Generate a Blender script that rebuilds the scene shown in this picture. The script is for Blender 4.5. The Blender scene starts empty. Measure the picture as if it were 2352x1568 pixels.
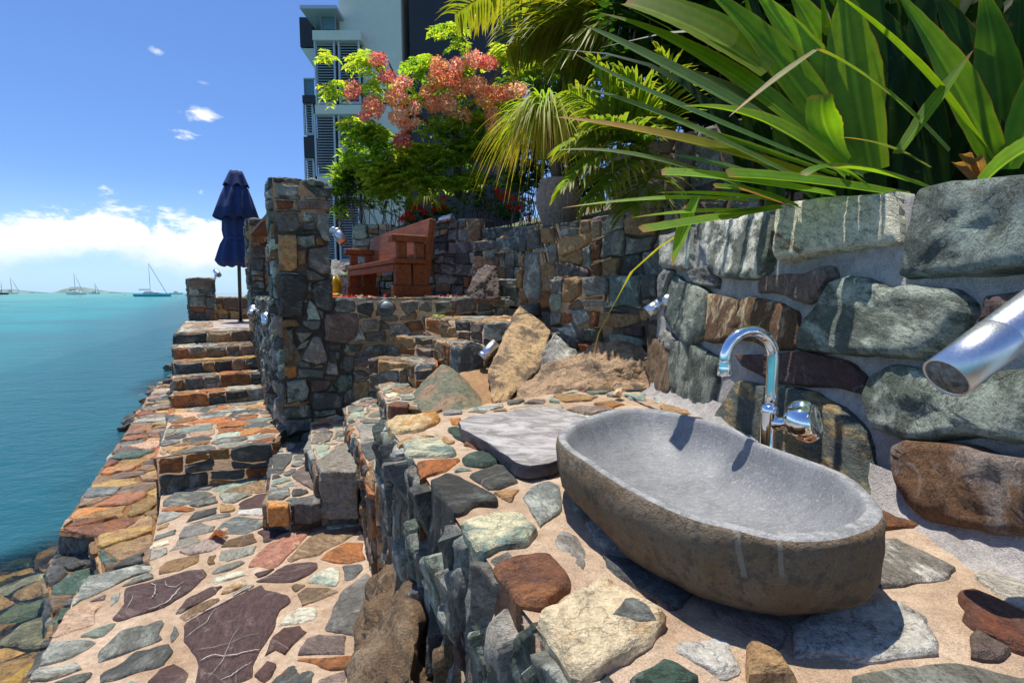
import bpy, bmesh, math, random
import numpy as np
from mathutils import Vector, Matrix, noise
C = bpy.context.scene.collection
R = random.Random(7)
PI = math.pi
# ------------------------------------------------------------------ camera mapping (photo 2352 px wide)
F = 1150.0
TH = math.atan(112 / F)
PSI = math.radians(31)
E_ = Vector((math.cos(PSI), math.sin(PSI), 0))
D_ = Vector((-math.sin(PSI), math.cos(PSI), 0))
ZUP = Vector((0, 0, 1))
def ray(u, v):
    a = (u - 1176) / F; b = -(v - 784) / F
    return Vector((a, math.cos(TH) + b * math.sin(TH), -math.sin(TH) + b * math.cos(TH)))
def atz(u, v, z):
    r = ray(u, v); return r * (z / r.z)
def aty(u, v, y):
    r = ray(u, v); return r * (y / r.y)
def pq(p, q, z=0.0):
    return E_ * p + D_ * q + ZUP * z
class Zone:
    def __init__(s, x0, y0, k): s.x0, s.y0, s.k = x0 / 1.632653, y0 / 1.632653, k * 1.632653
    def __call__(s, *pts): return [(s.x0 + x / s.k, s.y0 + y / s.k) for x, y in pts]
P1 = Zone(0, 1900, 2.37576); P2 = Zone(600, 1900, 2.37576); CZ = Zone(1350, 1500, 1.47925); SZ = Zone(2340, 650, 1.568)
RZ = Zone(2640, 1650, 1.96); AZ = Zone(900, 1500, 2.61375); WZ = Zone(900, 1000, 2.8); MZ = Zone(1300, 1000, 1.96)
TZ = Zone(1050, 0, 1.7425); GZ = Zone(1900, 0, 1.21237); LZ = Zone(0, 500, 1.74219); BZ = Zone(900, 600, 1.7425); NZ = Zone(0, 0, 0.6125)

# ------------------------------------------------------------------ naming
def tag(o, label=None, cat=None, group=None, kind=None):
    if label: o['label'] = label
    if cat: o['category'] = cat
    if group: o['group'] = group
    if kind: o['kind'] = kind
    return o
def empty(name, loc=(0, 0, 0), rz=0.0):
    o = bpy.data.objects.new(name, None); C.objects.link(o); o.location = loc; o.rotation_euler = (0, 0, rz)
    o.empty_display_size = .1
    return o
def part(mb, name, mats, parent, smooth=True, label=None):
    """link a part under its thing, vertices given in world space"""
    o = mb.build(name, mats, None, smooth, loc=tuple(parent_loc(parent))); o.parent = parent; o.location = (0, 0, 0)
    if label: o['label'] = label
    return o
def parent_loc(p):
    v = Vector((0, 0, 0))
    while p is not None: v = v + p.location; p = p.parent
    return v
def copy_tree(o, parent=None):
    c = o.copy(); C.objects.link(c); c.parent = parent
    for ch in list(o.children): copy_tree(ch, c)
    return c

# ------------------------------------------------------------------ mesh builder
class MB:
    def __init__(s): s.v = []; s.f = []; s.m = []; s.a = []; s.b = []; s.s = []
    def add(s, vs, fs, mat=0, A=(.5, .5, .5, 0), B=(.5, .5, .5, 0), sm=None):
        s.s.extend(sm if sm is not None else [True] * len(fs)); o = len(s.v); s.v.extend([tuple(v) for v in vs]); s.f.extend([tuple(i + o for i in f) for f in fs])
        s.m.extend([mat] * len(fs)); n = len(vs); s.a.extend([A] * n); s.b.extend([B] * n)
    def build(s, name, mats, parent=None, smooth=True, loc=None, sharp=0):
        me = bpy.data.meshes.new(name)
        vs = s.v
        if loc is not None: vs = [(x - loc[0], y - loc[1], z - loc[2]) for x, y, z in vs]
        me.from_pydata(vs, [], s.f)
        if not isinstance(mats, (list, tuple)): mats = [mats]
        for m in mats: me.materials.append(m)
        me.polygons.foreach_set('material_index', np.array(s.m, dtype=np.int32))
        me.polygons.foreach_set('use_smooth', (np.array(s.s, dtype=bool) if smooth else np.zeros(len(s.f), dtype=bool)))
        for nm, d in (('ca', s.a), ('cb', s.b)):
            at = me.attributes.new(nm, 'FLOAT_COLOR', 'POINT')
            at.data.foreach_set('color', np.array(d, dtype=np.float32).ravel())
        if sharp: me.set_sharp_from_angle(angle=math.radians(sharp))
        me.update()
        o = bpy.data.objects.new(name, me); C.objects.link(o)
        if loc is not None: o.location = loc
        if parent is not None: o.parent = parent
        return o
    # primitives
    def box(s, c, size, rot=None, mat=0, bev=0.0, **k):
        hx, hy, hz = size[0] / 2, size[1] / 2, size[2] / 2
        c = Vector(c); Rm = rot or Matrix.Identity(3)
        if bev <= 0:
            vs = [c + Rm @ Vector((x * hx, y * hy, z * hz)) for x in (-1, 1) for y in (-1, 1) for z in (-1, 1)]
            fs = [(0, 1, 3, 2), (4, 6, 7, 5), (0, 4, 5, 1), (2, 3, 7, 6), (0, 2, 6, 4), (1, 5, 7, 3)]
            s.add(vs, fs, mat, **k); return
        b = min(bev, hx * .9, hy * .9, hz * .9)
        vs = []; idx = {}
        for x in (-1, 1):
            for y in (-1, 1):
                for z in (-1, 1):
                    for ax in range(3):
                        p = [x * (hx - b), y * (hy - b), z * (hz - b)]
                        p[ax] = (x, y, z)[ax] * (hx, hy, hz)[ax]
                        idx[(x, y, z, ax)] = len(vs); vs.append(c + Rm @ Vector(p))
        fs = []
        for ax in range(3):
            o1, o2 = [a for a in range(3) if a != ax]
            for sg in (-1, 1):
                q = []
                for t1, t2 in ((-1, -1), (1, -1), (1, 1), (-1, 1)):
                    kk = [0, 0, 0]; kk[ax] = sg; kk[o1] = t1; kk[o2] = t2; q.append(idx[(kk[0], kk[1], kk[2], ax)])
                fs.append(tuple(q))
            for t1 in (-1, 1):
                for t2 in (-1, 1):
                    q = []
                    for sg, axx in ((-1, o1), (-1, o2), (1, o2), (1, o1)):
                        kk = [0, 0, 0]; kk[ax] = sg; kk[o1] = t1; kk[o2] = t2; q.append(idx[(kk[0], kk[1], kk[2], axx)])
                    fs.append(tuple(q))
        for x in (-1, 1):
            for y in (-1, 1):
                for z in (-1, 1): fs.append(tuple(idx[(x, y, z, a)] for a in range(3)))
        s.add(vs, fs, mat, **k)
    def tube(s, pts, rad, n=8, mat=0, caps=True, **k):
        pts = [Vector(p) for p in pts]
        rr = rad if isinstance(rad, (list, tuple)) else [rad] * len(pts)
        vs = []; fs = []; prev = None
        for i, p in enumerate(pts):
            t = (pts[min(i + 1, len(pts) - 1)] - pts[max(i - 1, 0)]).normalized()
            if prev is None:
                a = t.orthogonal().normalized()
            else:
                a = (prev - t * prev.dot(t)); a = a.normalized() if a.length > 1e-6 else t.orthogonal().normalized()
            prev = a; b = t.cross(a)
            for j in range(n):
                w = 2 * PI * j / n; vs.append(p + (a * math.cos(w) + b * math.sin(w)) * rr[i])
        for i in range(len(pts) - 1):
            for j in range(n):
                fs.append((i * n + j, i * n + (j + 1) % n, (i + 1) * n + (j + 1) % n, (i + 1) * n + j))
        if caps:
            fs.append(tuple(range(n - 1, -1, -1))); fs.append(tuple(range((len(pts) - 1) * n, len(pts) * n)))
        s.add(vs, fs, mat, **k)
    def prism(s, poly, z0, z1, mat=0, **k):
        n = len(poly)
        vs = [(p[0], p[1], z0) for p in poly] + [(p[0], p[1], z1) for p in poly]
        fs = [tuple(range(n, 2 * n))] + [(i, (i + 1) % n, n + (i + 1) % n, n + i) for i in range(n)]
        fs.append(tuple(range(n - 1, -1, -1)))
        s.add(vs, fs, mat, **k)
    def lathe(s, prof, c=(0, 0, 0), n=24, mat=0, fn=None, rot=None, **k):
        c = Vector(c); vs = []; fs = []
        for i, (r, z) in enumerate(prof):
            for j in range(n):
                w = 2 * PI * j / n; rr = fn(r, z, w) if fn else r
                p = Vector((rr * math.cos(w), rr * math.sin(w), z))
                vs.append(c + (rot @ p if rot else p))
        for i in range(len(prof) - 1):
            for j in range(n):
                fs.append((i * n + j, i * n + (j + 1) % n, (i + 1) * n + (j + 1) % n, (i + 1) * n + j))
        s.add(vs, fs, mat, **k)

# ------------------------------------------------------------------ materials
def mat(name):
    m = bpy.data.materials.new(name); m.use_nodes = True
    nt = m.node_tree; nt.nodes.clear()
    return m, nt
def N(nt, typ, ins=None, **props):
    n = nt.nodes.new(typ)
    for k, v in props.items(): setattr(n, k, v)
    for k, v in (ins or {}).items():
        i = n.inputs[k]
        if hasattr(v, 'is_output') or isinstance(v, bpy.types.NodeSocket): nt.links.new(v, i)
        else: i.default_value = v
    return n
def MA(nt, op, a, b=0.5, c=None, clamp=False):
    n = nt.nodes.new('ShaderNodeMath'); n.operation = op; n.use_clamp = clamp
    for i, x in enumerate((a, b, c)):
        if x is None: continue
        if isinstance(x, bpy.types.NodeSocket): nt.links.new(x, n.inputs[i])
        else: n.inputs[i].default_value = x
    return n.outputs[0]
def MIX(nt, f, a, b, blend='MIX'):
    n = nt.nodes.new('ShaderNodeMix'); n.data_type = 'RGBA'; n.blend_type = blend; n.clamp_factor = True
    for i, x in ((0, f), (6, a), (7, b)):
        if isinstance(x, bpy.types.NodeSocket): nt.links.new(x, n.inputs[i])
        elif i == 0: n.inputs[0].default_value = x
        else: n.inputs[i].default_value = (x[0], x[1], x[2], 1)
    return n.outputs[2]
def SS(nt, x, lo, hi):
    n = nt.nodes.new('ShaderNodeMapRange'); n.interpolation_type = 'SMOOTHSTEP'
    nt.links.new(x, n.inputs[0]); n.inputs[1].default_value = lo; n.inputs[2].default_value = hi
    return n.outputs[0]
def NOISE(nt, vec, scale, detail=4, rough=.6, dist=0.0):
    n = N(nt, 'ShaderNodeTexNoise', {'Scale': scale, 'Detail': detail, 'Roughness': rough, 'Distortion': dist})
    if vec is not None: nt.links.new(vec, n.inputs['Vector'])
    return n.outputs[0]
def OUT(nt, sh):
    o = nt.nodes.new('ShaderNodeOutputMaterial'); nt.links.new(sh, o.inputs[0])
def PRIN(nt, **k):
    n = nt.nodes.new('ShaderNodeBsdfPrincipled')
    for kk, v in k.items():
        i = n.inputs[kk.replace('_', ' ')]
        if isinstance(v, bpy.types.NodeSocket): nt.links.new(v, i)
        elif hasattr(v, '__len__') and len(v) == 3: i.default_value = (*v, 1)
        else: i.default_value = v
    return n
def BUMP(nt, h, strength, dist):
    return N(nt, 'ShaderNodeBump', {'Height': h, 'Strength': strength, 'Distance': dist}).outputs[0]

def stone_material(name='masonry_stone', wet=False, scale=1.0, aniso=2.3):
    m, nt = mat(name)
    ca = N(nt, 'ShaderNodeAttribute', attribute_name='ca'); cb = N(nt, 'ShaderNodeAttribute', attribute_name='cb')
    tc = N(nt, 'ShaderNodeTexCoord').outputs['Object']
    seed = ca.outputs['Alpha']; bias = cb.outputs['Alpha']
    off = N(nt, 'ShaderNodeCombineXYZ', {'X': MA(nt, 'MULTIPLY', seed, 37.0), 'Y': MA(nt, 'MULTIPLY', seed, 91.0), 'Z': MA(nt, 'MULTIPLY', seed, 53.0)}).outputs[0]
    vec = N(nt, 'ShaderNodeVectorMath', {0: tc, 1: off}, operation='ADD').outputs[0]
    rot = N(nt, 'ShaderNodeVectorRotate', {'Vector': vec, 'Angle': MA(nt, 'MULTIPLY', seed, 40.0), 'Axis': (.5, .6, .62)}).outputs[0]
    st = N(nt, 'ShaderNodeVectorMath', {0: rot, 1: (1.0, 1.0, aniso)}, operation='MULTIPLY').outputs[0]
    n1 = NOISE(nt, st, 4.2 * scale, 8, .70, .22)
    f = MA(nt, 'ADD', MA(nt, 'SUBTRACT', n1, .5), MA(nt, 'MULTIPLY', bias, .3))
    fA = SS(nt, f, -.02, .09)
    col = MIX(nt, fA, ca.outputs['Color'], cb.outputs['Color'])
    # mineral speckle and tonal drift
    n2 = NOISE(nt, st, 22 * scale, 7, .75)
    n3 = NOISE(nt, vec, 150 * scale, 3, .7)
    br = MA(nt, 'ADD', MA(nt, 'MULTIPLY', n2, 2.3), MA(nt, 'MULTIPLY', n3, 1.5))
    br = MA(nt, 'MAXIMUM', MA(nt, 'ADD', br, -.88), .25)
    g = N(nt, 'ShaderNodeCombineColor', {0: br, 1: br, 2: br}).outputs[0]
    col = MIX(nt, 1.0, col, g, 'MULTIPLY')
    # rust / lichen staining
    n4 = NOISE(nt, vec, 7 * scale, 6, .7, .3)
    rs = MA(nt, 'MULTIPLY', SS(nt, n4, .60, .68), .42)
    col = MIX(nt, rs, col, (.17, .085, .035))
    n5 = NOISE(nt, N(nt, 'ShaderNodeVectorMath', {0: vec, 1: (9.1, 3.3, 5.5)}, operation='ADD').outputs[0], 9 * scale, 7, .75, .2)
    col = MIX(nt, MA(nt, 'MULTIPLY', SS(nt, n5, .60, .70), .45), col, (.33, .36, .33))
    n6 = NOISE(nt, st, 11 * scale, 4, .6, .3)
    ck = MA(nt, 'SUBTRACT', 1.0, SS(nt, MA(nt, 'ABSOLUTE', MA(nt, 'SUBTRACT', n6, .47)), .0, .02))  # dark crack lines: crevice shade put into the colour
    col = MIX(nt, MA(nt, 'MULTIPLY', ck, .5), col, (.02, .018, .016))
    # quartz veins
    v1 = NOISE(nt, st, 2.0 * scale, 2, .4, .1)
    ve = MA(nt, 'SUBTRACT', 1.0, SS(nt, MA(nt, 'ABSOLUTE', MA(nt, 'SUBTRACT', v1, .5)), .0015, .0075))
    vm = SS(nt, NOISE(nt, vec, 1.7, 2, .5), .46, .62)
    col = MIX(nt, MA(nt, 'MULTIPLY', MA(nt, 'MULTIPLY', ve, vm), .24), col, (.55, .53, .48))
    h = MA(nt, 'ADD', MA(nt, 'MULTIPLY', n1, .9), MA(nt, 'ADD', MA(nt, 'MULTIPLY', n2, .75), MA(nt, 'MULTIPLY', n3, .22)))
    b = BUMP(nt, h, .9, .04 / scale)
    ro = MA(nt, 'MULTIPLY_ADD', n2, .4, .42 if not wet else .1)
    p = PRIN(nt, Base_Color=col, Roughness=ro, Normal=b)
    p.inputs['Specular IOR Level'].default_value = .35 if not wet else .6
    OUT(nt, p.outputs[0])
    return m
def mortar_material(name, c1, c2, grain=1.0):
    m, nt = mat(name)
    tc = N(nt, 'ShaderNodeTexCoord').outputs['Object']
    n1 = NOISE(nt, tc, 3.0, 6, .65); n2 = NOISE(nt, tc, 28, 5, .7); n3 = NOISE(nt, tc, 260 * grain, 2, .8)
    col = MIX(nt, SS(nt, n1, .35, .65), c1, c2)
    br = MA(nt, 'ADD', MA(nt, 'MULTIPLY', n2, 1.2), MA(nt, 'MULTIPLY', n3, 1.5)); br = MA(nt, 'ADD', br, -.35)
    g = N(nt, 'ShaderNodeCombineColor', {0: br, 1: br, 2: br}).outputs[0]
    col = MIX(nt, 1.0, col, g, 'MULTIPLY')
    h = MA(nt, 'ADD', MA(nt, 'MULTIPLY', n2, .8), MA(nt, 'MULTIPLY', n3, .3))
    p = PRIN(nt, Base_Color=col, Roughness=.92, Normal=BUMP(nt, h, .8, .018))
    p.inputs['Specular IOR Level'].default_value = .2
    OUT(nt, p.outputs[0]); return m
def simple(name, col, rough=.5, metal=0.0, var=.0, nscale=20, bump=0.0, bdist=.01, spec=None, coat=0):
    m, nt = mat(name); k = {}
    tc = N(nt, 'ShaderNodeTexCoord').outputs['Object']
    c = col
    if var > 0 or bump > 0:
        n = NOISE(nt, tc, nscale, 6, .65)
        if var > 0:
            c = MIX(nt, SS(nt, n, .3, .7), tuple(x * (1 - var) for x in col), tuple(min(1, x * (1 + var)) for x in col))
        if bump > 0: k['Normal'] = BUMP(nt, n, bump, bdist)
    p = PRIN(nt, Base_Color=c, Roughness=rough, Metallic=metal, **k)
    if spec is not None: p.inputs['Specular IOR Level'].default_value = spec
    if coat: p.inputs['Coat Weight'].default_value = coat
    OUT(nt, p.outputs[0]); return m
def leaf_material(name, trans=.4, rough=.42, spec=.4, through=(2.05, 1.9, .7)):
    """colour comes from the per-leaf attribute ca; cb tints towards the tip by cb alpha"""
    m, nt = mat(name)
    ca = N(nt, 'ShaderNodeAttribute', attribute_name='ca'); cb = N(nt, 'ShaderNodeAttribute', attribute_name='cb')
    tc = N(nt, 'ShaderNodeTexCoord').outputs['Object']
    n = NOISE(nt, tc, 14, 5, .65)
    col = MIX(nt, cb.outputs['Alpha'], ca.outputs['Color'], cb.outputs['Color'])
    col = MIX(nt, MA(nt, 'MULTIPLY', SS(nt, NOISE(nt, tc, 31, 4, .7), .62, .70), .55), col, (.16, .10, .03))
    br = MA(nt, 'MULTIPLY_ADD', n, .9, .55)
    g = N(nt, 'ShaderNodeCombineColor', {0: br, 1: br, 2: br}).outputs[0]
    col = MIX(nt, 1.0, col, g, 'MULTIPLY')
    p = PRIN(nt, Base_Color=col, Roughness=rough); p.inputs['Specular IOR Level'].default_value = spec
    tcol = MIX(nt, 1.0, col, through, 'MULTIPLY')
    t = N(nt, 'ShaderNodeBsdfTranslucent', {'Color': tcol})
    mx = N(nt, 'ShaderNodeMixShader', {0: trans, 1: p.outputs[0], 2: t.outputs[0]})
    OUT(nt, mx.outputs[0]); return m

M_STONE = stone_material(); M_ROCK = stone_material('boulder_stone', aniso=1.25, scale=1.3)
M_SAND = mortar_material('sand_mortar', (.50, .375, .265), (.37, .255, .165))
M_DARKMORT = mortar_material('brown_mortar', (.082, .064, .047), (.145, .115, .085))  # brown mortar, darkened to carry the shade between wall stones
M_GREYMORT = mortar_material('grey_mortar', (.31, .285, .265), (.42, .39, .36))
PAL = {  # main albedo, second albedo, bias towards the second
 'slate': ((.18, .195, .187), (.34, .36, .34), 0), 'slatedark': ((.082, .090, .092), (.18, .19, .188), -.1),
 'slategreen': ((.10, .135, .125), (.32, .37, .335), .05), 'green': ((.055, .10, .078), (.15, .20, .17), 0),
 'slatewhite': ((.12, .155, .155), (.66, .67, .64), .1), 'rust': ((.33, .13, .045), (.17, .075, .035), 0),
 'orange': ((.45, .19, .05), (.36, .22, .10), 0), 'tan': ((.36, .235, .12), (.21, .12, .06), -.1),
 'brown': ((.19, .13, .08), (.29, .21, .14), 0), 'brownpurple': ((.145, .108, .10), (.21, .16, .14), 0),
 'purple': ((.10, .062, .062), (.17, .12, .115), -.2), 'mauve': ((.18, .142, .135), (.25, .205, .19), 0),
 'pinkred': ((.44, .20, .14), (.55, .33, .22), 0), 'pinktan': ((.50, .34, .24), (.40, .23, .15), -.1),
 'pale': ((.33, .41, .36), (.20, .27, .25), 0), 'white': ((.62, .64, .55), (.30, .38, .33), -.12),
 'whiteb': ((.70, .70, .60), (.5, .5, .4), -.3), 'cream': ((.64, .56, .42), (.40, .24, .11), .0), 'palewhite': ((.60, .61, .47), (.17, .24, .22), -.02),
 'grey': ((.185, .18, .172), (.32, .315, .30), 0), 'lgrey': ((.37, .37, .365), (.25, .25, .245), 0), 'specgrey': ((.22, .215, .21), (.58, .57, .55), .1), 'tanstreak': ((.46, .34, .20), (.15, .105, .07), -.02), 'blockgrey': ((.24, .235, .22), (.17, .13, .09), .0),
 'redbrown': ((.17, .065, .04), (.12, .06, .045), 0), 'rustbrown': ((.22, .10, .05), (.13, .06, .04), 0),
 'whiterust': ((.66, .63, .50), (.22, .11, .05), -.2), 'slaterust': ((.06, .08, .085), (.24, .17, .08), 0),
 'browncream': ((.12, .07, .04), (.48, .38, .25), .0), 'rustgrey': ((.19, .10, .05), (.27, .22, .20), 0), 'rustgreen': ((.14, .09, .05), (.10, .12, .11), 0),
 'creamorange': ((.62, .48, .28), (.46, .22, .05), .0), 'tealdark': ((.085, .115, .115), (.22, .275, .265), -.03), 'boulderbrown': ((.27, .205, .15), (.15, .165, .12), .06), 'boulderdark': ((.28, .21, .15), (.12, .085, .06), .0), 'gold': ((.40, .27, .08), (.28, .15, .05), 0),
}
FIXED = ('white', 'whiteb', 'cream', 'purple', 'pinkred', 'palewhite', 'creamorange', 'whiterust', 'tanstreak', 'blockgrey', 'slatewhite', 'specgrey', 'tealdark')
def colour(kind, rng):
    A, B, bias = PAL[kind]
    k = rng.choice((.74, .9, 1.06, 1.22, 1.45)) * rng.uniform(.9, 1.1); t = rng.uniform(-.04, .10)
    if kind in FIXED: k = rng.uniform(.92, 1.08)
    A = (A[0] * k * (1.05 + t), A[1] * k, A[2] * k * (.88 - t)); B = (B[0] * k * 1.12, B[1] * k * 1.08, B[2] * k * .95)
    return (*A, rng.random()), (*B, bias + rng.uniform(-.1, .1))
def pick(mix, rng):
    t = rng.random() * sum(w for _, w in mix)
    for k, w in mix:
        t -= w
        if t <= 0: return k
    return mix[-1][0]
MIX_WALL = [('slate', 4), ('slatedark', 4), ('slategreen', 3), ('green', 1.2), ('brownpurple', 2), ('grey', 2), ('tan', 1.6), ('rust', 1.1), ('brown', 1.8), ('pale', .6)]
MIX_PAVE = [('slate', 5), ('slatedark', 2), ('purple', 1.5), ('pale', 2), ('white', .8), ('pinktan', 2), ('tan', 2), ('rust', 1), ('mauve', 1.5), ('brown', 1.5), ('lgrey', 1.5)]
MIX_WARM = [('rust', 3.5), ('tan', 3.5), ('brown', 3), ('gold', 3), ('slate', 2), ('slatedark', 1), ('pinktan', 1.2), ('orange', 1.3), ('purple', .4), ('green', .8)]
MIX_RISER = [('slatedark', 3), ('slate', 2), ('rust', 1.5), ('brown', 2), ('tan', 1), ('brownpurple', 1.5)]
MIX_GARDEN = [('slate', 4), ('slategreen', 3), ('grey', 2.5), ('tan', 2), ('brown', 2), ('slatedark', 2), ('pale', 1.2), ('rust', .9)]
MIX_SLIVER = [('slate', 4), ('slategreen', 4), ('grey', 3), ('slatedark', 3), ('brown', .8), ('purple', .4), ('lgrey', 1.0)]

# ------------------------------------------------------------------ 2-D polygon tools
def area(p):
    return .5 * sum(p[i][0] * p[(i + 1) % len(p)][1] - p[(i + 1) % len(p)][0] * p[i][1] for i in range(len(p)))
def centroid(p):
    a = area(p)
    if abs(a) < 1e-12: return (sum(x for x, _ in p) / len(p), sum(y for _, y in p) / len(p))
    cx = cy = 0
    for i in range(len(p)):
        x0, y0 = p[i]; x1, y1 = p[(i + 1) % len(p)]; c = x0 * y1 - x1 * y0
        cx += (x0 + x1) * c; cy += (y0 + y1) * c
    return (cx / (6 * a), cy / (6 * a))
def clip(p, nx, ny, d):
    """keep nx*x+ny*y <= d"""
    out = []
    for i in range(len(p)):
        a = p[i]; b = p[(i + 1) % len(p)]
        da = nx * a[0] + ny * a[1] - d; db = nx * b[0] + ny * b[1] - d
        if da <= 0: out.append(a)
        if (da < 0 < db) or (db < 0 < da):
            t = da / (da - db); out.append((a[0] + (b[0] - a[0]) * t, a[1] + (b[1] - a[1]) * t))
    return out
def inside(p, x, y):
    c = False; j = len(p) - 1
    for i in range(len(p)):
        if (p[i][1] > y) != (p[j][1] > y) and x < (p[j][0] - p[i][0]) * (y - p[i][1]) / (p[j][1] - p[i][1]) + p[i][0]: c = not c
        j = i
    return c
def nearest(p, x, y):
    best = None
    for i in range(len(p)):
        ax, ay = p[i]; bx, by = p[(i + 1) % len(p)]; dx, dy = bx - ax, by - ay
        L = dx * dx + dy * dy; t = 0 if L == 0 else max(0, min(1, ((x - ax) * dx + (y - ay) * dy) / L))
        q = (ax + dx * t, ay + dy * t); d = (q[0] - x) ** 2 + (q[1] - y) ** 2
        if best is None or d < best[0]: best = (d, q)
    return best
def hull(pts):
    pts = sorted(set(pts))
    def half(ps):
        h = []
        for p in ps:
            while len(h) > 1 and (h[-1][0] - h[-2][0]) * (p[1] - h[-2][1]) - (h[-1][1] - h[-2][1]) * (p[0] - h[-2][0]) <= 0: h.pop()
            h.append(p)
        return h
    a = half(pts); b = half(pts[::-1]); return a[:-1] + b[:-1]
def cut_by(cell, h, gap):
    """trim a convex cell so that it stays clear of convex hull h (ccw)"""
    hx = [x for x, _ in h]; hy = [y for _, y in h]; cx = [x for x, _ in cell]; cy = [y for _, y in cell]
    if min(hx) - gap > max(cx) or max(hx) + gap < min(cx) or min(hy) - gap > max(cy) or max(hy) + gap < min(cy): return cell
    best = None
    for i in range(len(h)):
        a = h[i]; b = h[(i + 1) % len(h)]; L = math.hypot(b[0] - a[0], b[1] - a[1])
        if L < 1e-9: continue
        nx, ny = (b[1] - a[1]) / L, -(b[0] - a[0]) / L      # outward for ccw
        c = clip(cell, -nx, -ny, -(nx * a[0] + ny * a[1] + gap))
        ar = abs(area(c)) if len(c) > 2 else 0
        if best is None or ar > best[0]: best = (ar, c)
    return best[1] if best and best[0] > 0 else []
def cells_voronoi(b, size, asp, rng):
    x0 = min(x for x, _ in b) - size; x1 = max(x for x, _ in b) + size; y0 = min(y for _, y in b) - size; y1 = max(y for _, y in b) + size
    Wd, Ht = (x1 - x0) / asp, (y1 - y0)
    pts = []; n = int(Wd * Ht / (size * size) * 9) + 10; grid = {}
    for _ in range(n):
        x, y = rng.uniform(0, Wd), rng.uniform(0, Ht); r = size * rng.choice((.55, .75, .95, 1.25))
        gx, gy = int(x / size), int(y / size); ok = True
        for i in range(gx - 2, gx + 3):
            for j in range(gy - 2, gy + 3):
                for (qx, qy, qr) in grid.get((i, j), ()):
                    if math.hypot(qx - x, qy - y) < (r + qr) / 2 * 1.05: ok = False; break
                if not ok: break
            if not ok: break
        if ok: grid.setdefault((gx, gy), []).append((x, y, r)); pts.append((x, y, r))
    out = []
    for (x, y, r) in pts:
        gx, gy = int(x / size), int(y / size)
        c = [(x - 2 * size, y - 2 * size), (x + 2 * size, y - 2 * size), (x + 2 * size, y + 2 * size), (x - 2 * size, y + 2 * size)]
        for i in range(gx - 3, gx + 4):
            for j in range(gy - 3, gy + 4):
                for (qx, qy, qr) in grid.get((i, j), ()):
                    if qx == x and qy == y: continue
                    dx, dy = qx - x, qy - y; L = math.hypot(dx, dy)
                    d = (L * L + r * r * .25 - qr * qr * .25) / (2 * L)
                    c = clip(c, dx / L, dy / L, (x * dx + y * dy) / L + d)
                    if len(c) < 3: break
                if len(c) < 3: break
            if len(c) < 3: break
        if len(c) > 2: out.append([(x0 + px * asp, y0 + py) for px, py in c])
    return out
def cells_rubble(b, size, asp, rng):
    x0 = min(x for x, _ in b); x1 = max(x for x, _ in b); y0 = min(y for _, y in b); y1 = max(y for _, y in b)
    out = []; stack = [[(x0, y0), (x1, y0), (x1, y1), (x0, y1)]]
    while stack:
        p = stack.pop(); a = abs(area(p)); tgt = size * size * rng.choice((.5, .8, 1.2, 1.9))
        w = max(x for x, _ in p) - min(x for x, _ in p); h = max(y for _, y in p) - min(y for _, y in p)
        if a < tgt * 1.5: out.append(p); continue
        c = centroid(p); along_x = (w / asp) > h * rng.uniform(.75, 1.35)
        t = rng.uniform(-.2, .2); ang = rng.gauss(0, .11)
        if along_x: nx, ny = math.cos(ang), math.sin(ang); o = c[0] * nx + c[1] * ny + t * w
        else: nx, ny = math.sin(ang), math.cos(ang); o = c[0] * nx + c[1] * ny + t * h
        q1 = clip(p, nx, ny, o); q2 = clip(p, -nx, -ny, -o)
        if len(q1) < 3 or len(q2) < 3: out.append(p); continue
        stack += [q1, q2]
    return out

class Frame:
    def __init__(s, O, U, V):
        s.O = Vector(O); s.U = Vector(U).normalized(); V = Vector(V); s.V = (V - s.U * V.dot(s.U)).normalized(); s.N = s.U.cross(s.V)
    def p3(s, u, v, h=0.0): return s.O + s.U * u + s.V * v + s.N * h
    def uv(s, p): d = Vector(p) - s.O; return (d.dot(s.U), d.dot(s.V))
    def px(s, u, v):
        r = ray(u, v); k = s.O.dot(s.N) / r.dot(s.N); return s.uv(r * k)
    def pxs(s, pts): return [s.px(*p) for p in pts]
def flat(z, rot=0.0): return Frame((0, 0, z), (math.cos(rot), math.sin(rot), 0), (-math.sin(rot), math.cos(rot), 0))

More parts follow.
